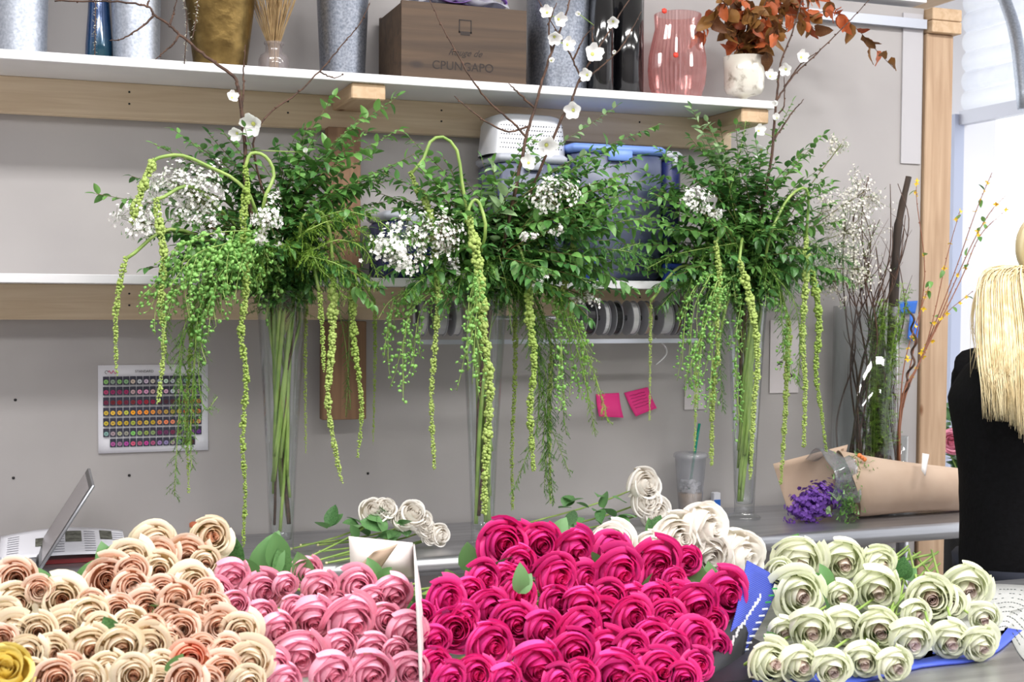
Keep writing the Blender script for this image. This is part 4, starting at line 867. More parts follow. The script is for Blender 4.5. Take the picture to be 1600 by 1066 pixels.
def U(p):
    q = onY(*p); return q if q.z > TZ+.004 else onZ(p[0], p[1], TZ+.004)
STRIP = {}
def strip(A_, B_, m, name, n=14, th=.0025):
    A_ = bez([U(p) for p in A_], n); B_ = bez([U(p) for p in B_], n); k = min(len(A_), len(B_))
    def fn(u, v):
        i = u*(k-1); j = int(min(i, k-2)); w_ = i-j
        return A_[j].lerp(A_[j+1], w_).lerp(B_[j].lerp(B_[j+1], w_), v)
    STRIP[name] = fn; return MB().sheet(fn, n*2, 4, th).build(name, m, t)
strip([(1168, 876, -1.3), (1150, 960, -1.42), (1128, 1045, -1.52), (1165, 1062, -1.54), (1215, 1064, -1.55)], [(1222, 905, -1.25), (1195, 965, -1.36), (1165, 1022, -1.46), (1185, 1052, -1.48), (1225, 1056, -1.48)], M_bluec, 'blue_edge')
strip([(1225, 1064, -1.52), (1340, 1066, -1.50), (1440, 1042, -1.46), (1540, 1028, -1.4), (1598, 985, -1.3)], [(1225, 1052, -1.44), (1340, 1048, -1.42), (1440, 1020, -1.36), (1530, 1000, -1.3), (1565, 980, -1.24)], M_bluec, 'blue_edge')
strip([(1535, 1008, -1.3), (1570, 985, -1.25), (1600, 1030, -1.3), (1660, 1060, -1.3)], [(1535, 912, -1.14), (1590, 914, -1.12), (1640, 920, -1.1), (1700, 940, -1.1)], M_whitec, 'white_card')
dm = MB(); fn_ = STRIP['white_card']
for j in range(9):
    for i in range(26):
        if R.random() < .2: continue
        u = .02+.036*i; v = .08+.1*j; a_ = fn_(u, v); b_ = fn_(u+.022, v); dm.tube([a_+(CAM-a_).normalized()*.004, b_+(CAM-b_).normalized()*.004], .0008, 4)
dm.build('printed_dashes', mat('grey_print', (92, 98, 96), .7), t)
strip([(1200, 1050, -1.40), (1340, 1050, -1.38), (1440, 1030, -1.32), (1560, 1000, -1.2)], [(1230, 1040, -1.1), (1340, 1000, -1.05), (1440, 985, -1.02), (1600, 950, -1.0)], M_whitec, 'white_card')
p = onY(1552, 1018, -1.385); x_ = (onY(1575, 1000, -1.36)-p).normalized(); text('ONO', .016, M_print, t, p+Vector((0, -.008, .002)), x_, Vector((-.1, .3, 1)), name='printed_letters')
def ring(px, py, y, r, mm):
    p = onY(px, py, y); x, yv, z = frame(CAM-p); MB().tube([p+(x*math.cos(a)+yv*math.sin(a))*r for a in np.linspace(.6, 5.8, 14)], .0018, 5).build('printed_swirl', mm, t)
ring(1578, 990, -1.34, .007, M_gprint); ring(1448, 1032, -1.47, .006, M_gprint)
for k in range(10):
    p = onY(1205-5*k, 918+10.5*k, -1.33-.013*k); MB().box(p+Vector((0, -.012, 0)), (.012, .001, .003)).build('printed_line', M_gprint if k < 3 else M_print, t, False)
# ------------------------------------------------------------------ on the wall
a = onY(153, 571, -.002); b = onY(325, 703, -.002); W_, H_ = b.x-a.x, a.z-b.z
t = thing('colour_chart', 'printed letter-size chart of rose varieties taped on the wall', 'poster', ((a.x+b.x)/2, -.002, b.z))
MB().sheet(lambda u, v: (a.x+W_*u, -.002-.004*(1-v)**3, b.z+H_*v), 6, 8, .0006).build('paper', mat('print_paper', (228, 228, 236), .6), t)
cols = [[(150, 176, 130), (196, 206, 190), (205, 215, 205), (170, 190, 180)], [(170, 50, 100), (220, 150, 190), (225, 190, 205), (150, 110, 150)], [(130, 24, 44), (150, 20, 50), (90, 20, 34), (190, 40, 50)], [(216, 196, 60), (240, 170, 40), (190, 150, 60), (200, 110, 60)], [(210, 160, 50), (190, 170, 60), (230, 130, 90), (200, 100, 70)], [(150, 160, 150), (140, 180, 100), (130, 30, 90), (130, 50, 140)], [(180, 90, 150), (200, 70, 130), (150, 140, 170), (70, 24, 36)]]
cm = NT('chart_print'); ca = cm.n('ShaderNodeVertexColor', layer_name='ink'); cm.l(ca.outputs[0], cm.b.inputs['Base Color']); cm.b.inputs['Roughness'].default_value = .6
vs_, fs_, cc = [], [], []
def pq(x, z, w_, h_, col, y, n=4):
    k = len(vs_)
    if n == 4: pts = [(x-w_, z-h_), (x+w_, z-h_), (x+w_, z+h_), (x-w_, z+h_)]
    else: pts = [(x+w_*math.cos(6.283*i/n), z+h_*math.sin(6.283*i/n)) for i in range(n)]
    vs_.extend((q[0], y, q[1]) for q in pts); fs_.append(tuple(range(k, k+len(pts)))); cc.extend([lin(col)]*len(pts))
yb = -.0075; O = org(t)
for r_ in range(7):
    for c_ in range(15):
        if r_ == 6 and (c_ < 1 or c_ > 13): continue
        x = a.x+W_*(.07+.06*c_)-O.x; z = a.z-H_*(.175+.118*r_)-O.z; pq(x, z, W_*.027, H_*.048, (44, 44, 62), yb)
        base = cols[r_][min(3, c_*4//15)]; col = tuple(max(0, min(255, q+R.randint(-22, 22))) for q in base)
        pq(x, z-H_*.012, W_*.021, W_*.021, col, yb-.0002, 10); pq(x, z-H_*.012, W_*.009, W_*.009, tuple(int(q*.75) for q in col), yb-.0004, 8)
me = bpy.data.meshes.new('rose_prints'); me.from_pydata(vs_, [], fs_); ly = me.color_attributes.new('ink', 'FLOAT_COLOR', 'POINT')
for i, q in enumerate(cc): ly.data[i].color = q
me.materials.append(cm.m); put('rose_prints', me, t)
text('STANDARD', .0088, M_ink, t, (a.x+W_*.33, -.0075, a.z-H_*.085), (1, 0, 0), (0, 0, 1), name='heading')
M_magenta = mat('magenta_print', (205, 50, 110), .6)
p0 = Vector((a.x+W_*.09, -.0075, a.z-H_*.078))
MB().tube(bez([p0+Vector((.003*k, 0, .004*math.sin(k*1.9))) for k in range(9)], 30), .0009, 5).build('script_logo', M_magenta, t)
MB().tube([p0+Vector((-.004+.004*math.cos(q), 0, .004*math.sin(q))) for q in np.linspace(0, 5, 12)], .0006, 4).build('logo_ring', M_ink, t)
M_note = mat('pink_note', (226, 40, 130), .6)
for k, (pc, lab) in enumerate(((((931, 616), (967, 614), (970, 652), (932, 650)), 'curled blank magenta sticky note on the wall'), (((975, 614), (1012, 605), (1022, 637), (989, 650)), 'tilted magenta sticky note with handwritten lines'))):
    q = [onY(x, y, -.003) for x, y in (pc[3], pc[2], pc[1], pc[0])]; t = thing('sticky_note', lab, 'note', q[0].lerp(q[1], .5))
    MB().sheet(lambda u, v: q[0].lerp(q[1], u).lerp(q[3].lerp(q[2], u), v)+Vector((0, -.018*(1-v)**2-.006*(u-.5)**2, 0)), 8, 8, .0004).build('paper', M_note, t)
    if k:
        mb = MB()
        for j in range(5):
            f = .3+.13*j; A_ = q[0].lerp(q[3], f).lerp(q[1].lerp(q[2], f), .15); B_ = q[0].lerp(q[3], f).lerp(q[1].lerp(q[2], f), .8); dy = Vector((0, -.018*(1-f)**2-.0022, 0))
            mb.tube([A_.lerp(B_, s/12)+dy+Vector((0, 0, R.uniform(-.0012, .0012))) for s in range(13)], .0005, 4)
        mb.build('handwriting', mat('pen_ink', (120, 20, 80), .6), t)
for pc, lab in ((((1203, 500), (1248, 500), (1248, 614), (1203, 614)), 'white botanical print pinned on the wall by the last vase'), (((1068, 600), (1100, 600), (1103, 640), (1070, 640)), 'small cream tag pinned behind the hanging pods')):
    q = [onY(x, y, -.003) for x, y in pc]; t = thing('wall_print', lab, 'print', q[2].lerp(q[3], .5))
    cpt = (q[0]+q[2])/2; MB().box(cpt, (abs(q[1].x-q[0].x), .002, abs(q[0].z-q[3].z))).build('paper', mat('tag_paper', (206, 200, 202) if 'white' in lab else (205, 190, 165), .7), t, False)
    if 'white' in lab:
        for dz_, dx in ((.04, .01), (-.02, -.015), (-.06, .02)):
            p = cpt+Vector((dx, -.0016, dz_)); mb = MB()
            for j in range(6): mb.tube([p, p+Vector((R.uniform(-.02, .02), 0, R.uniform(-.012, .02)))], .0012, 4)
            mb.blob(p, (.01, .0008, .007)); mb.build('plant_drawing', mat('grey_ink', (70, 66, 70), .7), t)
p = onY(1415, 500, -.004); t = thing('blue_tape', 'torn blue masking tape hanging beside the pine post', 'tape', p)
M_tape = mat('blue_tape', (40, 105, 200), .6)
q = [onY(1403, 472, -.012), onY(1434, 470, -.012), onY(1430, 490, -.012), onY(1418, 530, -.02), onY(1433, 535, -.02), onY(1436, 510, -.016), onY(1404, 490, -.012)]
quadsheet([q[6], q[2], q[1], q[0]], 5, .001).build('tape_piece', M_tape, t); quadsheet([q[3], q[4], q[5], q[2].lerp(q[6], .3)], 5, .001).build('tape_piece', M_tape, t)
# ------------------------------------------------------------------ on and under the lower shelf
def tub(px0, px1, ytop, label, body, lid, y=-.13, dpt=.2, name='plastic_tub'):
    a = onY(px0, 300, y-dpt/2); b = onY(px1, 300, y-dpt/2); zt_ = onY((px0+px1)/2, ytop, y-dpt/2).z; c = Vector(((a.x+b.x)/2, y, LZ)); w_ = b.x-a.x; h = zt_-LZ
    t = thing(name, label, 'tub', c); m = MB(); n = 4
    for s in range(1): m.box(c+Vector((0, 0, (h-.02)/2)), (w_*.94, dpt*.94, h-.02), bev=.012)
    m.build('body', body, t)
    MB().box(c+Vector((0, 0, h-.012)), (w_, dpt, .024), bev=.008).build('lid', lid, t)
    MB().box(c+Vector((0, -dpt/2, h-.03)), (w_*.25, .012, .03), bev=.003).build('latch', lid, t)
    return zt_
M_clearp = mat('cloudy_tub', (100, 106, 130), .35, c2=(62, 70, 100), scale=9); M_lidb = mat('blue_lid', (118, 150, 222), .4); M_lidg = mat('grey_lid', (186, 190, 202), .4); M_navy = mat('navy_plastic', (24, 34, 90), .45)
tub(893, 1042, 226, 'clear storage tub with light blue lid behind the middle vase', M_clearp, M_lidb)
zt_ = tub(778, 888, 240, 'clear storage tub with grey lid under the punched basket', M_clearp, M_lidg)
tub(1040, 1068, 236, 'narrow grey tub beside the blue-lidded one', M_navy, M_lidg)
tub(600, 700, 330, 'navy plastic tub behind the white flower spray', M_navy, M_lidg)
def basket():
    y = -.13; a = onY(768, 215, y-.08); b = onY(892, 215, y-.08); c = Vector(((a.x+b.x)/2, y, zt_)); w_ = (b.x-a.x)/2; h = onY(830, 190, y).z-zt_+.01
    t = thing('punched_basket', 'white punched metal basket upside down on a grey-lidded tub', 'basket', c); me = mat('white_enamel', (214, 216, 222), .35, .3); dk = mat('hole_shadow', (60, 62, 70), .8)
    prof = [(1.0, 0), (.99, .004), (.93, h*.75), (.84, h*.95), (.7, h)]; m = MB(); n = 40; d_ = .085
    def sq(a_): k = (abs(math.cos(a_))**4+abs(math.sin(a_))**4)**-.25; return k
    vs = [c+Vector((r_*w_*math.cos(2*math.pi*j/n)*sq(2*math.pi*j/n), r_*d_*math.sin(2*math.pi*j/n)*sq(2*math.pi*j/n), z)) for r_, z in prof for j in range(n)]
    fs = [(i*n+j, i*n+(j+1) % n, (i+1)*n+(j+1) % n, (i+1)*n+j) for i in range(4) for j in range(n)]+[tuple(range(4*n, 5*n))]
    m.add(vs, fs); m.build('shell', me, t)
    hm = MB()
    for r_ in range(6):
        for k in range(24):
            x = -w_*.8+1.6*w_*(k+.5*(r_ % 2))/24; z = h*(.14+.11*r_); hm.blob(c+Vector((x, -d_*(1-.075*z/h*1.3)-.0025, z)), (.0021, .0012, .0021))
    hm.build('punched_holes', dk, t, kind='stuff')
basket()
M_blue = mat('blue_cloth', (50, 84, 190), .7, c2=(36, 60, 150), scale=15)
for px, py, w_, h, lab in ((920, 425, .05, .06, 'bright blue packet under the blue-lidded tub'), (1050, 430, .06, .05, 'royal blue packet beside the ribbon spools')):
    p = onY(px, py, -.245); t = tag(MB().box(Vector((p.x, -.246, LZ+h/2)), (w_, .02, h), bev=.004).build('blue_packet', M_blue, loc=(p.x, -.246, LZ)), lab, 'packet')
# ribbon rail with spools below the shelf
y_s = -.13; zr = onY(980, 497, y_s).z
rx0, rx1 = onY(640, 495, y_s).x, onY(1072, 495, y_s).x
t = thing('ribbon_rail', 'metal ribbon rail with tray fixed under the lower shelf', 'rail', ((rx0+rx1)/2, y_s, zr))
MB().tube([(rx0, y_s, zr), (rx1, y_s, zr)], .006, 10).build('rod', M_steel, t)
for x in (rx0, (rx0+rx1)/2-.1, rx1): MB().box((x, y_s, (zr+LZ-.024)/2+.0), (.006, .09, LZ-.026-zr+.03)).build('hanger_plate', M_steel, t, False)
zl = onY(980, 533, -.2).z
MB().box(((rx0+rx1)/2, -.2, zl), (rx1-rx0, .012, .012)).build('front_lip', M_lidg, t, False)
sp = [((232, 230, 232), 655, .022, 'white'), ((205, 205, 210), 684, .03, 'silver'), ((226, 224, 226), 710, .02, 'pale grey'), ((28, 28, 34), 915, .03, 'black'), ((225, 226, 228), 940, .014, 'pearl'), ((20, 20, 24), 958, .02, 'glossy black'), ((236, 236, 238), 984, .02, 'bright white'), ((196, 170, 150), 1006, .016, 'tan'), ((215, 215, 220), 1034, .032, 'grey satin'), ((112, 84, 52), 1052, .01, 'brown'), ((24, 28, 60), 1064, .014, 'navy')]
M_flange = mat('spool_card', (176, 176, 184), .45)
for col, px, w_, nm in sp:
    c = Vector((onY(px, 495, y_s).x, y_s, zr)); t = thing('ribbon_spool', f'spool of {nm} ribbon on the rail under the shelf', 'spool', c, 'ribbon spools on the rail'); t['group'] = 'ribbon spools'
    def ringm(x0, x1, r0, r1, n=28):
        m = MB(); P_ = [(x0, r0), (x0, r1), (x1, r1), (x1, r0), (x0, r0)]; vs = [c+Vector((x, r_*math.cos(6.2832*j/n), r_*math.sin(6.2832*j/n))) for x, r_ in P_ for j in range(n)]
        return m.add(vs, [(i*n+j, i*n+(j+1) % n, (i+1)*n+(j+1) % n, (i+1)*n+j) for i in range(4) for j in range(n)])
    ringm(-w_/2+.001, w_/2-.001, .012, .045).build('wound_ribbon', mat('ribbon_'+nm.replace(' ', '_'), col, .35), t, False)
    for s in (-1, 1): ringm(s*w_/2-.0008, s*w_/2+.0008, .008, .05).build('flange', M_flange, t, False)
c = onY(1030, 545, -.2); t = tag(MB().sheet(lambda u, v: onY(1025+18*math.sin(u*3.1), 528+42*u, -.2)+Vector((0, .012*v, 0)), 16, 2, .0006).build('ribbon_end', mat('white_satin', (225, 225, 228), .35), loc=c), 'loose end of white ribbon curling below the spools', 'ribbon')
# ------------------------------------------------------------------ laptop, papers
def laptop():
    h0 = onZ(60, 893, TZ+.02); x0 = h0.x; y0 = max(h0.y, -.44); L = .30; t = thing('laptop', 'open silver laptop seen edge-on beside the papers', 'laptop', (x0-.1, y0+L/2, TZ))
    M_alu = mat('aluminium', (176, 178, 184), .35, .8); M_scr = mat('screen_reflection', (146, 140, 142), .25); M_bez = mat('black_bezel', (24, 24, 28), .3)  # display grey is the room's reflection put into the base colour
    b = MB().box((x0-.115, y0+L/2, TZ+.011), (.23, L, .018), bev=.004).build('base', M_alu, t)
    for i in range(5):
        for j in range(11): MB().box((x0-.05-.02*i, y0+.03+.024*j, TZ+.0207), (.016, .02, .002)).build('key', M_lidg, b, False)
    MB().box((x0-.18, y0+L/2, TZ+.0203), (.07, .1, .0006)).build('touchpad', M_lidg, b, False)
    an = math.radians(32); rot = Matrix.Rotation(an, 3, 'Y'); H = .225; o = Vector((x0, y0+L/2, TZ+.018))
    s = MB().box(o+rot @ Vector((0, 0, H/2)), (.007, L, H), rot, bev=.0025).build('screen_lid', M_alu, t)
    MB().box(o+rot @ Vector((-.0038, 0, H/2)), (.0008, L-.006, H-.006), rot).build('bezel', M_bez, s, False)
    MB().box(o+rot @ Vector((-.0044, 0, H/2+.004)), (.0006, L-.03, H-.035), rot).build('display', M_scr, s, False)
    MB().tube([(x0, y0+.02, TZ+.02), (x0, y0+L-.02, TZ+.02)], .006, 8).build('hinge', M_bez, t)
laptop()
M_paper = mat('paper_white', (226, 226, 234), .65)
a = onZ(0, 858, TZ+.02); b = onZ(193, 845, TZ+.02)
t = thing('magazine', 'open white printed brochure with small photos lying behind the laptop', 'magazine', ((a.x+b.x)/2, -.2, TZ))
xa, xb = a.x, b.x
MB().box(((xa+xb)/2+.02, -.16, TZ+.006), (xb-xa+.06, .2, .010)).build('red_folder', mat('red_folder', (120, 30, 34), .5), t, False)
def pg(u, v): return (xa+(xb-xa)*u, -.27+.2*v, TZ+.016+.02*math.sin(u*2.6+.3)*(.4+.6*v)+.018*v)
MB().sheet(pg, 16, 8, .0012).build('pages', M_paper, t)
for u0, v0, du, dv in ((.28, .35, .14, .3), (.52, .45, .13, .4), (.8, .55, .1, .35)):
    MB().sheet(lambda u, v: Vector(pg(u0+du*u, v0+dv*v))+Vector((0, 0, .0012)), 4, 4).build('printed_photo', mat('photo_print', (120, 122, 112), .6, c2=(60, 60, 50), scale=60), t)
mb = MB()
for k in range(9):
    for u0 in (.06, .42, .67, .9):
        mb.sheet(lambda u, v: Vector(pg(u0+.09*u, .1+.09*k+.02*v))+Vector((0, 0, .001)), 3, 1)
mb.build('printed_text', mat('text_grey', (150, 150, 160), .7), t)
t = thing('key_bunch', 'small bunch of dark metal keys lying by the wall', 'keys', onZ(277, 832, TZ+.002))
for k in range(4):
    p = onZ(264+9*k, 832, TZ+.006); MB().tube([p+Vector((.012*math.cos(q), .012*math.sin(q), .003*k)) for q in np.linspace(0, 6.28, 14)], .0025, 6).build('key', M_darkgalv, t)
p = onZ(306, 838, TZ); t = thing('glue_jar', 'little jar with orange cap on the worktable by the wall', 'jar', p)
MB().lathe(p, [(.001, 0), (.016, 0), (.017, .003), (.017, .028), (.001, .028)], 20).build('body', mat('ivory_jar', (220, 206, 170), .5), t); MB().lathe(p, [(.018, .026), (.018, .036), (.012, .04), (.001, .04)], 20).build('cap', mat('orange_cap', (208, 118, 84), .5), t)
# ------------------------------------------------------------------ white roses on the far table
def table_rose(hx, hy, r, sx_, sy_, dx, dy, lab, grp, yl=-.3, nl=3):
    P = onY(hx, hy, yl); S = onZ(sx_, sy_, TZ+.01); P.z = max(P.z, TZ+.03)
    t = rose('white', P, r*dep(P)/F*1.1, axis_for(P, dx, dy, .15), lab, grp, S, 0, 1.2)
    d = S-P
    for k in range(nl): put_leaf(t, 'rose', P+d*R.uniform(.15, .75)+Vector((0, 0, .01)), rv()+Vector((0, -.4, .5)), R.uniform(.04, .06))
    tip = S; MB().blob(tip, .004).build('cut_end', mat('cut_pith', (214, 210, 160), .6), t)
for hx, hy, r, sx_, sy_, dx, dy in ((585, 798, 20, 455, 858, .3, -.7), (603, 795, 16, 480, 872, .6, -.5), (645, 803, 20, 470, 852, .5, -.6), (630, 812, 16, 497, 852, .3, -.5), (660, 815, 17, 490, 878, .5, -.1), (688, 836, 15, 510, 880, .6, .1), (672, 838, 12, 520, 870, .4, .2), (665, 825, 14, 500, 862, .6, -.2)):
    table_rose(hx, hy, r, sx_, sy_, dx, dy, 'white rose lying in the small bunch between two tall vases', 'white roses on the far table, small bunch', -.36)
for hx, hy, r, sx_, sy_, dx, dy in ((1008, 757, 24, 790, 826, .6, -.1), (1010, 783, 22, 800, 838, .6, .1), (1025, 800, 22, 820, 842, .6, .2)):
    table_rose(hx, hy, r, sx_, sy_, dx, dy, 'white rose at the end of the loose stems next to the coffee cup', 'white roses beside the coffee cup', -.24, 6)
# ------------------------------------------------------------------ coffee cup
c = onZ(1078, 806, TZ); t = thing('coffee_cup', 'clear plastic cup of iced coffee with a green straw', 'cup', c); hc = .178
MB().lathe(c, [(.001, .001), (.030, 0), (.032, .003), (.046, hc-.006), (.0505, hc-.004), (.0505, hc+.004), (.047, hc+.008), (.006, hc+.01), (.006, hc+.009), (.045, hc+.006), (.0455, hc-.006), (.031, .005), (.001, .004)], 40).build('cup_and_lid', glass('cup_plastic', (240, 241, 243), .12, 1.4, .16, (225, 225, 230)), t)
MB().lathe(c, [(.001, .006), (.0305, .006), (.0365, .068), (.001, .068)], 32).build('coffee', mat('milky_coffee', (205, 176, 142), .4, c2=(190, 158, 124), scale=20), t)
mb = MB()
for k in range(60):
    a = R.uniform(0, 6.28); r_ = R.uniform(0, .032); mb.blob(c+Vector((r_*math.cos(a), r_*math.sin(a), R.uniform(.07, .105-.3*abs(r_)*0))), R.uniform(.004, .008))
mb.build('ice_foam', mat('white_foam', (232, 230, 232), .5), t)
MB().tube([c+Vector((-.004, 0, .07)), c+Vector((.012, .0, hc)), c+Vector((.028, .0, .272))], .0042, 10).build('straw', glass('green_straw', (60, 170, 150), .1, 1.4, .7, (40, 150, 130)), t)
p = onZ(1118, 795, TZ); t = thing('label_box', 'small white box with a blue square label behind the cup', 'box', p)
MB().box(p+Vector((0, 0, .025)), (.024, .02, .05), bev=.002).build('carton', M_paper, t, False); MB().box(p+Vector((0, -.0106, .018)), (.021, .001, .022)).build('blue_label', M_tape, t, False)
# ------------------------------------------------------------------ kraft bouquet
y_k = -.27
c0 = onY(1325, 752, y_k); c1 = onY(1520, 775, y_k-.02); ax = (c1-c0).normalized(); s_ = dep(c0)/F; c0.z = TZ+.098; c1.z = TZ+.062; ax = (c1-c0).normalized()
t = thing('wrapped_bouquet', 'bouquet of purple statice wrapped in brown kraft paper on the worktable', 'bouquet', (c0.x+.1, y_k, TZ))
M_kraft = MATS['kraft_paper']
xk, yk, _ = frame(ax)
def wrap(u, v):
    a = u*6.6-.3; rr = (.096-.036*v)*(1+.05*math.sin(a*2+v*4))
    st_ = -.02+.30*(1-v)*0
    p = c0.lerp(c1, v)-ax*(.045*(1-v)*math.cos(a-2.4))
    q = p+Vector((0, 1, 0))*math.cos(a)*rr*.95+Vector((0, 0, 1))*math.sin(a)*rr*1.0+Vector((0, -.001*u, .0))
    return Vector((q.x, q.y, max(TZ+.003, q.z)))
MB().sheet(wrap, 36, 14, .0012).build('kraft_wrap', M_kraft, t)
q = [onY(1232, 800, y_k+.06), onY(1300, 802, y_k+.05), onY(1325, 695, y_k+.05), onY(1208, 725, y_k+.07)]
quadsheet([Vector((p.x, p.y, max(p.z, TZ+.004))) for p in q], 8, .001, .02, Vector((0, 1, 0))).build('kraft_flap', M_kraft, t)
q = [onY(1440, 735, y_k-.115), onY(1446, 744, y_k-.115), onY(1452, 710, y_k-.07), onY(1441, 708, y_k-.07)]
quadsheet(q, 4, .0008).build('clear_tape', mat('tape_white', (225, 218, 214), .4), t)
M_cello = glass('clear_cellophane', (238, 240, 244), .08, 1.45, .10, (225, 228, 232))
def cel(u, v):
    a = u*4.2-.6; rr = .092+.02*math.sin(a*5+v*3)*.4
    p = c0-ax*(.02+.085*(1-v))+Vector((0, math.cos(a)*rr, math.sin(a)*rr)); return Vector((p.x, p.y, max(TZ+.004, p.z)))
MB().sheet(cel, 30, 8, .0006).build('cellophane', M_cello, t)
M_purple = leafmat('statice_purple', (72, 34, 120), (122, 76, 176), .2, .6)
cs = onY(1274, 775, y_k-.03); cs.z = TZ+.055; fl = MB()
for k in range(1200):
    d = rv()
    while d.length > 1: d = rv()
    e = cs+Vector((d.x*.09, d.y*.06, d.z*.058+d.x*.03))*(.75+.4*math.sin(d.x*7+d.z*5)**2); floret(fl, e, (d+rv(.4)).normalized(), .0065)
fl.build('statice_heads', M_purple, t, kind='stuff')
mb = MB(); cg = onY(1335, 730, y_k-.03)
for k in range(420):
    e = cg+Vector((R.gauss(0, .028), R.gauss(0, .02), R.gauss(0, .016))); nd = (rv()+Vector((-.5, 0, .2))).normalized(); s2 = frame(nd)[0]*.0024; mb.add([e-s2, e+s2, e+nd*.016], [(0, 1, 2)])
for k in range(260):
    e = cs+Vector((.075+R.gauss(0, .018), -.055+R.gauss(0, .012), .0+R.gauss(0, .03))); nd = (rv()+Vector((-.3, -.3, .3))).normalized(); s2 = frame(nd)[0]*.003; mb.add([e-s2, e+s2, e+nd*.016], [(0, 1, 2)])
mb.build('green_filler', M_leaf, t, kind='stuff')
mb = MB()
for k in range(3): mb.blob(onY(1343+4*k, 712+3*k, y_k-.06), (.008, .006, .008))
mb.build('orange_buds', mat('orange_bud', (236, 130, 70), .5), t)
for k in range(6): put_leaf(t, 'pale', cs+Vector((R.uniform(-.01, .07), -.06, R.uniform(-.03, .05))), rv()+Vector((0, -.3, .1)), .03)
# ------------------------------------------------------------------ branch vase, cylinder
cb = onZ(1352, 792, TZ); cb.y = -.105; cb.x = onY(1352, 600, -.105).x
t = thing('cylinder_vase', 'tall clear glass cylinder vase packed with bark and curly branches', 'vase', cb); rv_ = .1; hv = .62
MB().lathe(cb, [(.001, 0), (rv_-.002, 0), (rv_, .003), (rv_, hv), (rv_-.004, hv), (rv_-.004, .015), (.001, .015)], 44).build('glass_body', M_glass, t)
for k, (px, lean_, r_) in enumerate(((1378, .012, .017), (1388, .018, .019), (1366, -.005, .014), (1392, .012, .014))):
    b0 = Vector((onY(px, 600, cb.y).x, cb.y-.04+.02*k, TZ+.017)); b0.x = min(b0.x, cb.x+.065)
    top = [onY(1400, 395, -.12), onY(1408, 330, -.13), onY(1420, 276, -.14)] if k == 1 else [b0+Vector((lean_, 0, .50+.03*k))]
    pth = bez([b0, b0+Vector((lean_*.5, 0, .28))]+top, 16); n = len(pth)
    o = MB().tube(pth, [r_*(1-.55*i/(n-1))*(1+.1*math.sin(i*2.1)) for i in range(n)], 9).build('bark_limb', M_bark2, loc=b0); tag(o, 'long weathered limb curving out of the cylinder vase' if k == 1 else 'short weathered bark limb standing in the cylinder vase', 'limb', None if k == 1 else 'bark limbs')
for k in range(20):
    b0 = cb+Vector((R.uniform(-.07, .06), R.uniform(-.06, .05), .02)); sx_ = R.uniform(-.1, .09)
    pts = [b0]; zt2 = R.uniform(.72, 1.0); n = 9
    for i in range(1, n+1):
        f = i/n; pts.append(b0+Vector((sx_*f*f+.016*math.sin(f*9+k), R.uniform(-.03, .03)*f-.05*f+.012*math.cos(f*11+k), zt2*f)))
    pth = bez(pts, 36); m_ = len(pth); t = thing('curly_willow', 'thin dark curly willow stem standing in the cylinder vase', 'branch', b0, 'curly willow stems')
    MB().tube(pth, [.0036*(1-.8*i/(m_-1))+.0005 for i in range(m_)], 5).build('stem', M_bark, t)
    for j in range(3):
        i = R.randint(m_//2, m_-6); p = pth[i]; d = Vector((R.uniform(-.08, .08), R.uniform(-.03, .03), R.uniform(.06, .14)))
        MB().tube(bez([p, p+d*.5+rv(.014), p+d], 8), [.0016*(1-.09*q) for q in range(9)], 4).build('twig', M_bark, t)
for k in range(9):
    x_ = R.uniform(-.075, .075); b0 = cb+Vector((x_*.6, -.05+R.uniform(-.03, .03), .3)); pts = [b0, b0+Vector((x_*.2, -.02, .2)), b0+Vector((x_*.5, -.05, .34+R.uniform(-.05, .06)))]
    fern('fine green tree fern inside and above the cylinder vase', 'ferns in the cylinder vase', [b0-Vector((0, 0, .22))]+bez(pts, 12), .05, R.choice([M_fern, M_fernl, M_fern]), .0045, .010)
# yellow-flowering branches in a pot hidden behind the bouquet
vb = onY(1408, 640, -.16); vb = Vector((vb.x, -.16, TZ)); t = thing('glass_vase', 'slim clear vase of yellow forsythia between cylinder vase and pine post', 'vase', vb)
MB().lathe(vb, [(.001, 0), (.022, 0), (.024, .003), (.02, .06), (.024, .22), (.021, .22), (.017, .06), (.001, .012)], 24).build('glass_body', M_glass, t)
YP = MB().sheet(lambda u, v: ((u*2-1)*.3*math.sin(math.pi*min(1, .1+v*.85)), v, .1*v*v), 3, 3).mesh('petal', M_yel); YC = MB().blob((0, 0, .05), .12).mesh('blossom', M_yel)
for k, pl in enumerate(([(1408, 640), (1440, 560), (1490, 430), (1525, 330), (1550, 270)], [(1407, 640), (1450, 540), (1510, 400), (1545, 335), (1572, 305)], [(1406, 640), (1430, 580), (1470, 500), (1520, 455)], [(1408, 640), (1425, 560), (1445, 430), (1433, 320), (1432, 285)], [(1410, 640), (1450, 530), (1480, 400), (1500, 330)], [(1407, 640), (1415, 560), (1440, 480), (1455, 440)], [(1407, 635), (1440, 560), (1500, 440), (1530, 370), (1570, 330)])):
    pts = bez([vb+Vector((R.uniform(-.01, .01), 0, .02))]+[onY(a_, b_, -.16-.01*k) for a_, b_ in pl], 22); m_ = len(pts); t = thing('forsythia_branch', 'reddish brown forsythia branch with small yellow flowers', 'branch', pts[0], 'forsythia branches')
    MB().tube(pts, [.0028*(1-.7*i/(m_-1)) for i in range(m_)], 5).build('stem', mat('red_bark', (140, 88, 62), .6), t)
    for j in range(7):
        p = R.choice(pts[8:]); blossom(t, p+rv(.006), rv()+Vector((-.2, -.8, .2)), R.uniform(.007, .011), YP, YC, .3, 4)
    for j in range(3): put_leaf(t, 'ruscus', R.choice(pts[9:]), rv()+Vector((0, -.2, .3)), .026)
    knob = MB()
    for p, d, f in along(pts, .03): knob.blob(p+rv(.002), .002)
    knob.build('buds', MATS['red_bark'], t, kind='stuff')
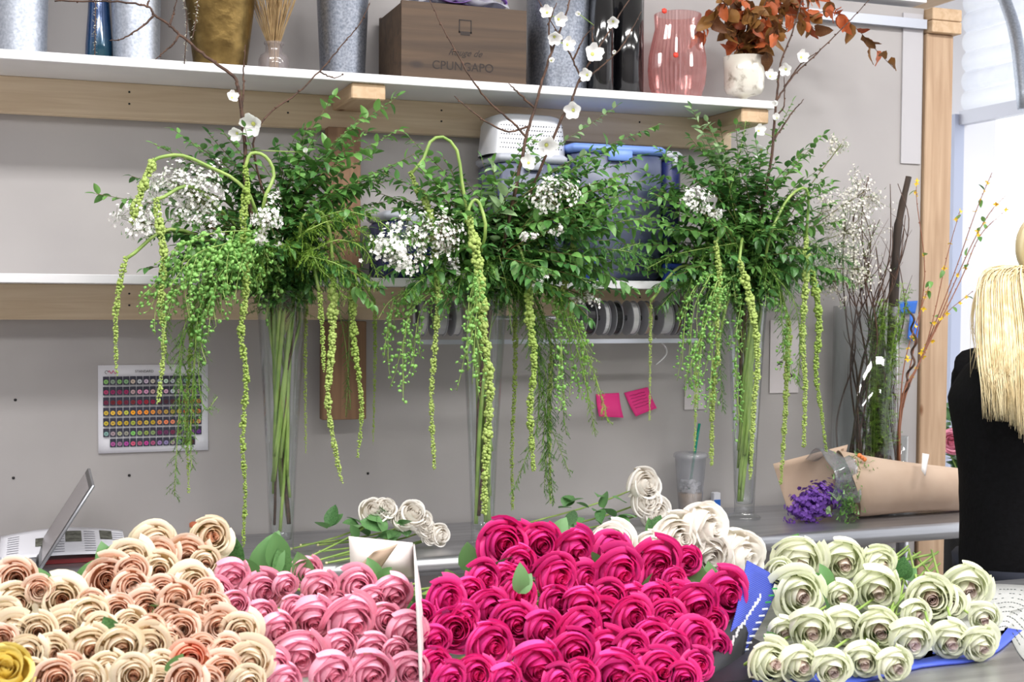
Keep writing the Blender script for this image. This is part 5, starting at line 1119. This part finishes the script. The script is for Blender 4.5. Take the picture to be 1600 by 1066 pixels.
pts = [onY(1420+9*math.sin(q*4.2), 480+145*q, -.2) for q in np.linspace(0, 1, 40)]; pts = [p+Vector((0, .012*math.cos(i/39*26), 0)) for i, p in enumerate(pts)]
tag(MB().tube(pts, .0035, 6).build('corkscrew_twig', M_bark, loc=pts[-1]), 'dark corkscrew twig standing before the pine post', 'twig')
# flower bucket beyond the post
pb = onY(1492, 700, .55); pb = Vector((pb.x+.07, .55, 0)); t = thing('flower_bucket', 'tall black flower bucket standing beyond the pine post', 'bucket', pb)
MB().lathe(pb, [(.001, 0), (.12, 0), (.125, .01), (.15, .78), (.16, .79), (.16, .8), (.145, .8), (.12, .02), (.001, .02)], 32).build('body', M_black, t)
for k in range(14):
    T = pb+Vector((R.uniform(-.16, .16), R.uniform(-.12, .12), R.uniform(1.06, 1.2))); pth = bez([pb+Vector((0, 0, .05)), pb+Vector((0, 0, .78)), T], 10)
    sprig('leafy_branch', 'broad leaved green stem in the black flower bucket', 'stem', 'leafy stems in the black bucket', pth, 'rose', .07, .03, .7, M_stemg)
P = onY(1487, 690, .5); rose('pink', P, .045, axis_for(P, 0, -.3, 0), 'bright pink bloom in the black flower bucket', None, pb+Vector((0, 0, .7)), 0)
# ------------------------------------------------------------------ person
DP = 3.33
def onD(px, py, d=DP): r_ = ray(px, py); return CAM+r_*d
M_skin = mat('skin', (226, 182, 158), .5); M_knit = mat('black_knit', (9, 9, 11), .9, c2=(14, 14, 17), scale=90, bump=.15, spec=.15); M_jean = mat('dark_jeans', (30, 34, 48), .8); M_shoe = mat('black_shoe', (22, 22, 24), .5)
fwd = Vector((math.cos(math.radians(-8)), math.sin(math.radians(-8)), 0)); lft = Vector((-fwd.y, fwd.x, 0)); zz = Vector((0, 0, 1))
chest = onD(1577, 625); pel = onD(1590, 870); foot = Vector((pel.x, pel.y, 0))+fwd*.02; neck = onD(1622, 518); head = onD(1658, 405)
def skin(name, pts, edges, rad, m, parent, lv=2):
    me = bpy.data.meshes.new(name); o_ = org(parent); me.from_pydata([tuple(p-o_) for p in pts], edges, []); me.materials.append(m); o = put(name, me, parent)
    sm = o.modifiers.new('skin', 'SKIN'); sv = me.skin_vertices[0].data if me.skin_vertices else None
    if sv is None:
        import bmesh
        bm = bmesh.new(); bm.from_mesh(me); bm.verts.layers.skin.verify(); bm.to_mesh(me); bm.free(); sv = me.skin_vertices[0].data
    for i, r_ in enumerate(rad): sv[i].radius = r_ if hasattr(r_, '__len__') else (r_, r_); sv[i].use_root = (i == 0)
    sm.use_smooth_shade = True; s2 = o.modifiers.new('sub', 'SUBSURF'); s2.levels = lv; s2.render_levels = lv; return o
PR = thing('person', 'person with long blonde ponytail and black sweater standing beside the worktable', 'person', foot)
P_ = [pel]; E_ = []; Rd = [(.125, .11)]; CP = []; CE = []
def add(p, par, r_): P_.append(p); E_.append((par, len(P_)-1)); Rd.append(r_); return len(P_)-1
wst = add(pel.lerp(chest, .5), 0, .105); ch = add(chest+zz*.02, wst, (.125, .115)); nk0 = add(neck-zz*.03, ch, .06); nk = add(neck+(head-neck)*.35, nk0, .048)
hd = add(head-zz*.03, nk, .075); add(head+zz*.05, hd, (.085, .085)); ja = add(head+fwd*.055-zz*.055, hd, .042)
hands = []
for s in (-1, 1):
    sh = add(chest+zz*.075+lft*.15*s+fwd*.02, ch, .058); el = add(chest-zz*.17+lft*.2*s+fwd*.09, sh, .043); wr_ = add(chest-zz*.2+lft*.15*s+fwd*.31, el, .027); pm = add(chest-zz*.21+lft*.14*s+fwd*.38, wr_, (.035, .018)); hands.append((P_[pm], s))
    hp = add(pel-zz*.08+lft*.085*s, 0, .085); kn = add(Vector((pel.x, pel.y, .47))+lft*.095*s+fwd*.03, hp, .056); an_ = add(Vector((pel.x, pel.y, .09))+lft*.1*s, kn, .036); add(Vector((pel.x, pel.y, .04))+lft*.11*s+fwd*.14, an_, .03)
    for f in range(5):
        if f == 4: f0 = P_[wr_]+fwd*.03-lft*s*.02; pts3 = [f0, f0-lft*s*.03+fwd*.025, f0-lft*s*.035+fwd*.055]
        else:
            f0 = P_[pm]+lft*(f-1.5)*.019; Lf = (.075, .085, .08, .062)[f]; pts3 = [f0+fwd*.01, f0+fwd*(.02+Lf*.45)-zz*.012, f0+fwd*(.02+Lf*.75)-zz*.045]
        q = add(pts3[0], pm, .0095); q = add(pts3[1], q, .0085); add(pts3[2], q, .007)
body = skin('body', P_, E_, Rd, M_skin, PR)
for s in (-1, 1):
    e = head+fwd*.098+lft*.032*s+zz*.0; MB().blob(e, .012).build('eye', mat('eye_white', (236, 234, 230), .3), body); MB().blob(e+fwd*.009, .006).build('iris', mat('iris', (70, 90, 110), .2), body)
    MB().blob(head+lft*.083*s-fwd*.005-zz*.01, (.018, .01, .028)).build('ear', M_skin, body)
MB().tube([head+fwd*.1+zz*.01, head+fwd*.122-zz*.025, head+fwd*.1-zz*.035], [.008, .013, .008], 8).build('nose', M_skin, body)
MB().tube([head+fwd*.092+lft*.022-zz*.062, head+fwd*.103-zz*.06, head+fwd*.092-lft*.022-zz*.062], [.003, .006, .003], 6).build('mouth', mat('lips', (196, 110, 105), .4), body)
# sweater (trunk, sleeves), trousers, shoes
up_t = (chest-pel).normalized()
spine = [pel-zz*.06, pel.lerp(chest, .3), pel.lerp(chest, .6), chest, chest+(neck-chest)*.45, chest+(neck-chest)*.8, neck+(head-neck)*.12]
rf = [.135, .128, .13, .138, .125, .085, .066]; rl = [.165, .155, .16, .18, .185, .11, .07]; m = MB(); n = 28; vs = []
spine = bez(spine, 24); kk = len(spine)
ip = lambda a_, f: float(np.interp(f, np.linspace(0, 1, len(a_)), a_))
for i, p in enumerate(spine):
    f = i/(kk-1); w1 = ip(rf, f)*(1+.012*math.sin(i*1.7)); w2 = ip(rl, f)
    for j in range(n): a_ = 6.2832*j/n; vs.append(p+fwd*math.cos(a_)*w1*(1+.02*math.sin(a_*5+i*.6))+lft*math.sin(a_)*w2)
m.add(vs, [(i*n+j, i*n+(j+1) % n, (i+1)*n+(j+1) % n, (i+1)*n+j) for i in range(kk-1) for j in range(n)]); m.build('sweater', M_knit, PR)
hood = bez([neck+lft*.07+fwd*.03-zz*.02, neck+lft*.075-fwd*.04-zz*.03, neck-fwd*.105-zz*.055, neck-lft*.075-fwd*.04-zz*.03, neck-lft*.07+fwd*.03-zz*.02], 20)
MB().tube(hood, [.028+.02*math.sin(math.pi*i/(len(hood)-1)) for i in range(len(hood))], 10).build('hood', M_knit, PR)
for s in (-1, 1):
    pth = bez([chest+zz*.085+lft*.135*s+fwd*.01, chest+zz*.0+lft*.185*s+fwd*.03, chest-zz*.17+lft*.2*s+fwd*.09, chest-zz*.19+lft*.17*s+fwd*.2, chest-zz*.2+lft*.15*s+fwd*.3], 20); q = len(pth)
    MB().tube(pth, [ip([.075, .075, .06, .052, .04], i/(q-1))*(1+.03*math.sin(i*2.3)) for i in range(q)], 14).build('sleeve', M_knit, PR)
    pth = bez([pel-zz*.02+lft*.075*s, pel-zz*.15+lft*.09*s, Vector((pel.x, pel.y, .47))+lft*.095*s+fwd*.03, Vector((pel.x, pel.y, .1))+lft*.1*s], 16); q = len(pth)
    MB().tube(pth, [ip([.125, .105, .07, .058], i/(q-1)) for i in range(q)], 14).build('trouser_leg', M_jean, PR)
    MB().tube([Vector((pel.x, pel.y, .05))+lft*.1*s-fwd*.06, Vector((pel.x, pel.y, .05))+lft*.1*s+fwd*.04, Vector((pel.x, pel.y, .045))+lft*.11*s+fwd*.13, Vector((pel.x, pel.y, .035))+lft*.11*s+fwd*.19], [.038, .048, .044, .028], 10).build('shoe', M_shoe, PR)
# hair: scalp cap, ponytail strands
M_hair = mat('blonde_hair', (246, 232, 192), .4, c2=(220, 196, 146), scale=60, stretch=(1, 1, .08))
m = MB(); vs = []
for i in range(13):
    th = math.pi*i/12*.72
    for j in range(24): ph = 6.2832*j/24; q = Vector((math.sin(th)*math.cos(ph), math.sin(th)*math.sin(ph), math.cos(th))); rot_ = (zz-fwd*.75).normalized(); x_ = lft; y_ = rot_.cross(x_); vs.append(head+zz*.03-fwd*.008+(x_*q.x*.098+y_*q.y*.108+rot_*q.z*.112))
m.add(vs, [(i*24+j, i*24+(j+1) % 24, (i+1)*24+(j+1) % 24, (i+1)*24+j) for i in range(12) for j in range(24)]); m.build('hair_cap', M_hair, PR)
mb = MB(); tie = onD(1606, 440, DP-.03)
for k in range(900):
    e = R.gauss(0, .5); e = max(-1, min(1, e)); ex = 1576+36*e+R.uniform(-6, 6); ey = R.uniform(610, 660)+max(0, e)*45 if R.random() < .8 else R.uniform(520, 600)
    dd = DP-.06+R.uniform(-.035, .035); ox = R.uniform(-1, 1)
    pts = [tie+rv(.012), onD(1584+e*14, 424+ox*9, dd+.02), onD(1566+e*32+ox*4, 445+ox*12, dd), onD(1568+e*40+ox*3, 520, dd-.10), onD(1572+e*38+ox*4, 585, dd-.17), onD(ex, ey, dd-.17+R.uniform(-.02, .02))]
    pth = bez(pts, 20); n_ = len(pth); mb.tube(pth, [.0017*(1-.8*(i/(n_-1))**2) for i in range(n_)], 3)
for k in range(26):
    e = R.uniform(-1, 1); dd = DP-.06; pts = [tie+rv(.01), onD(1550+e*14, 440, dd), onD(1530+e*14, 500+R.uniform(-10, 20), dd), onD(1522+R.uniform(-6, 25), 560+R.uniform(-20, 30), dd)]
    pth = bez(pts, 15); n_ = len(pth); mb.tube(pth, [.0018*(1-.8*i/(n_-1)) for i in range(n_)], 3)
mb.build('ponytail', M_hair, PR, kind='stuff')
MB().tube([tie+(fwd*.0+lft*math.cos(a_)+zz*math.sin(a_))*.02 for a_ in np.linspace(0, 6.28, 14)], .005, 6).build('hair_tie', M_blackm, PR)
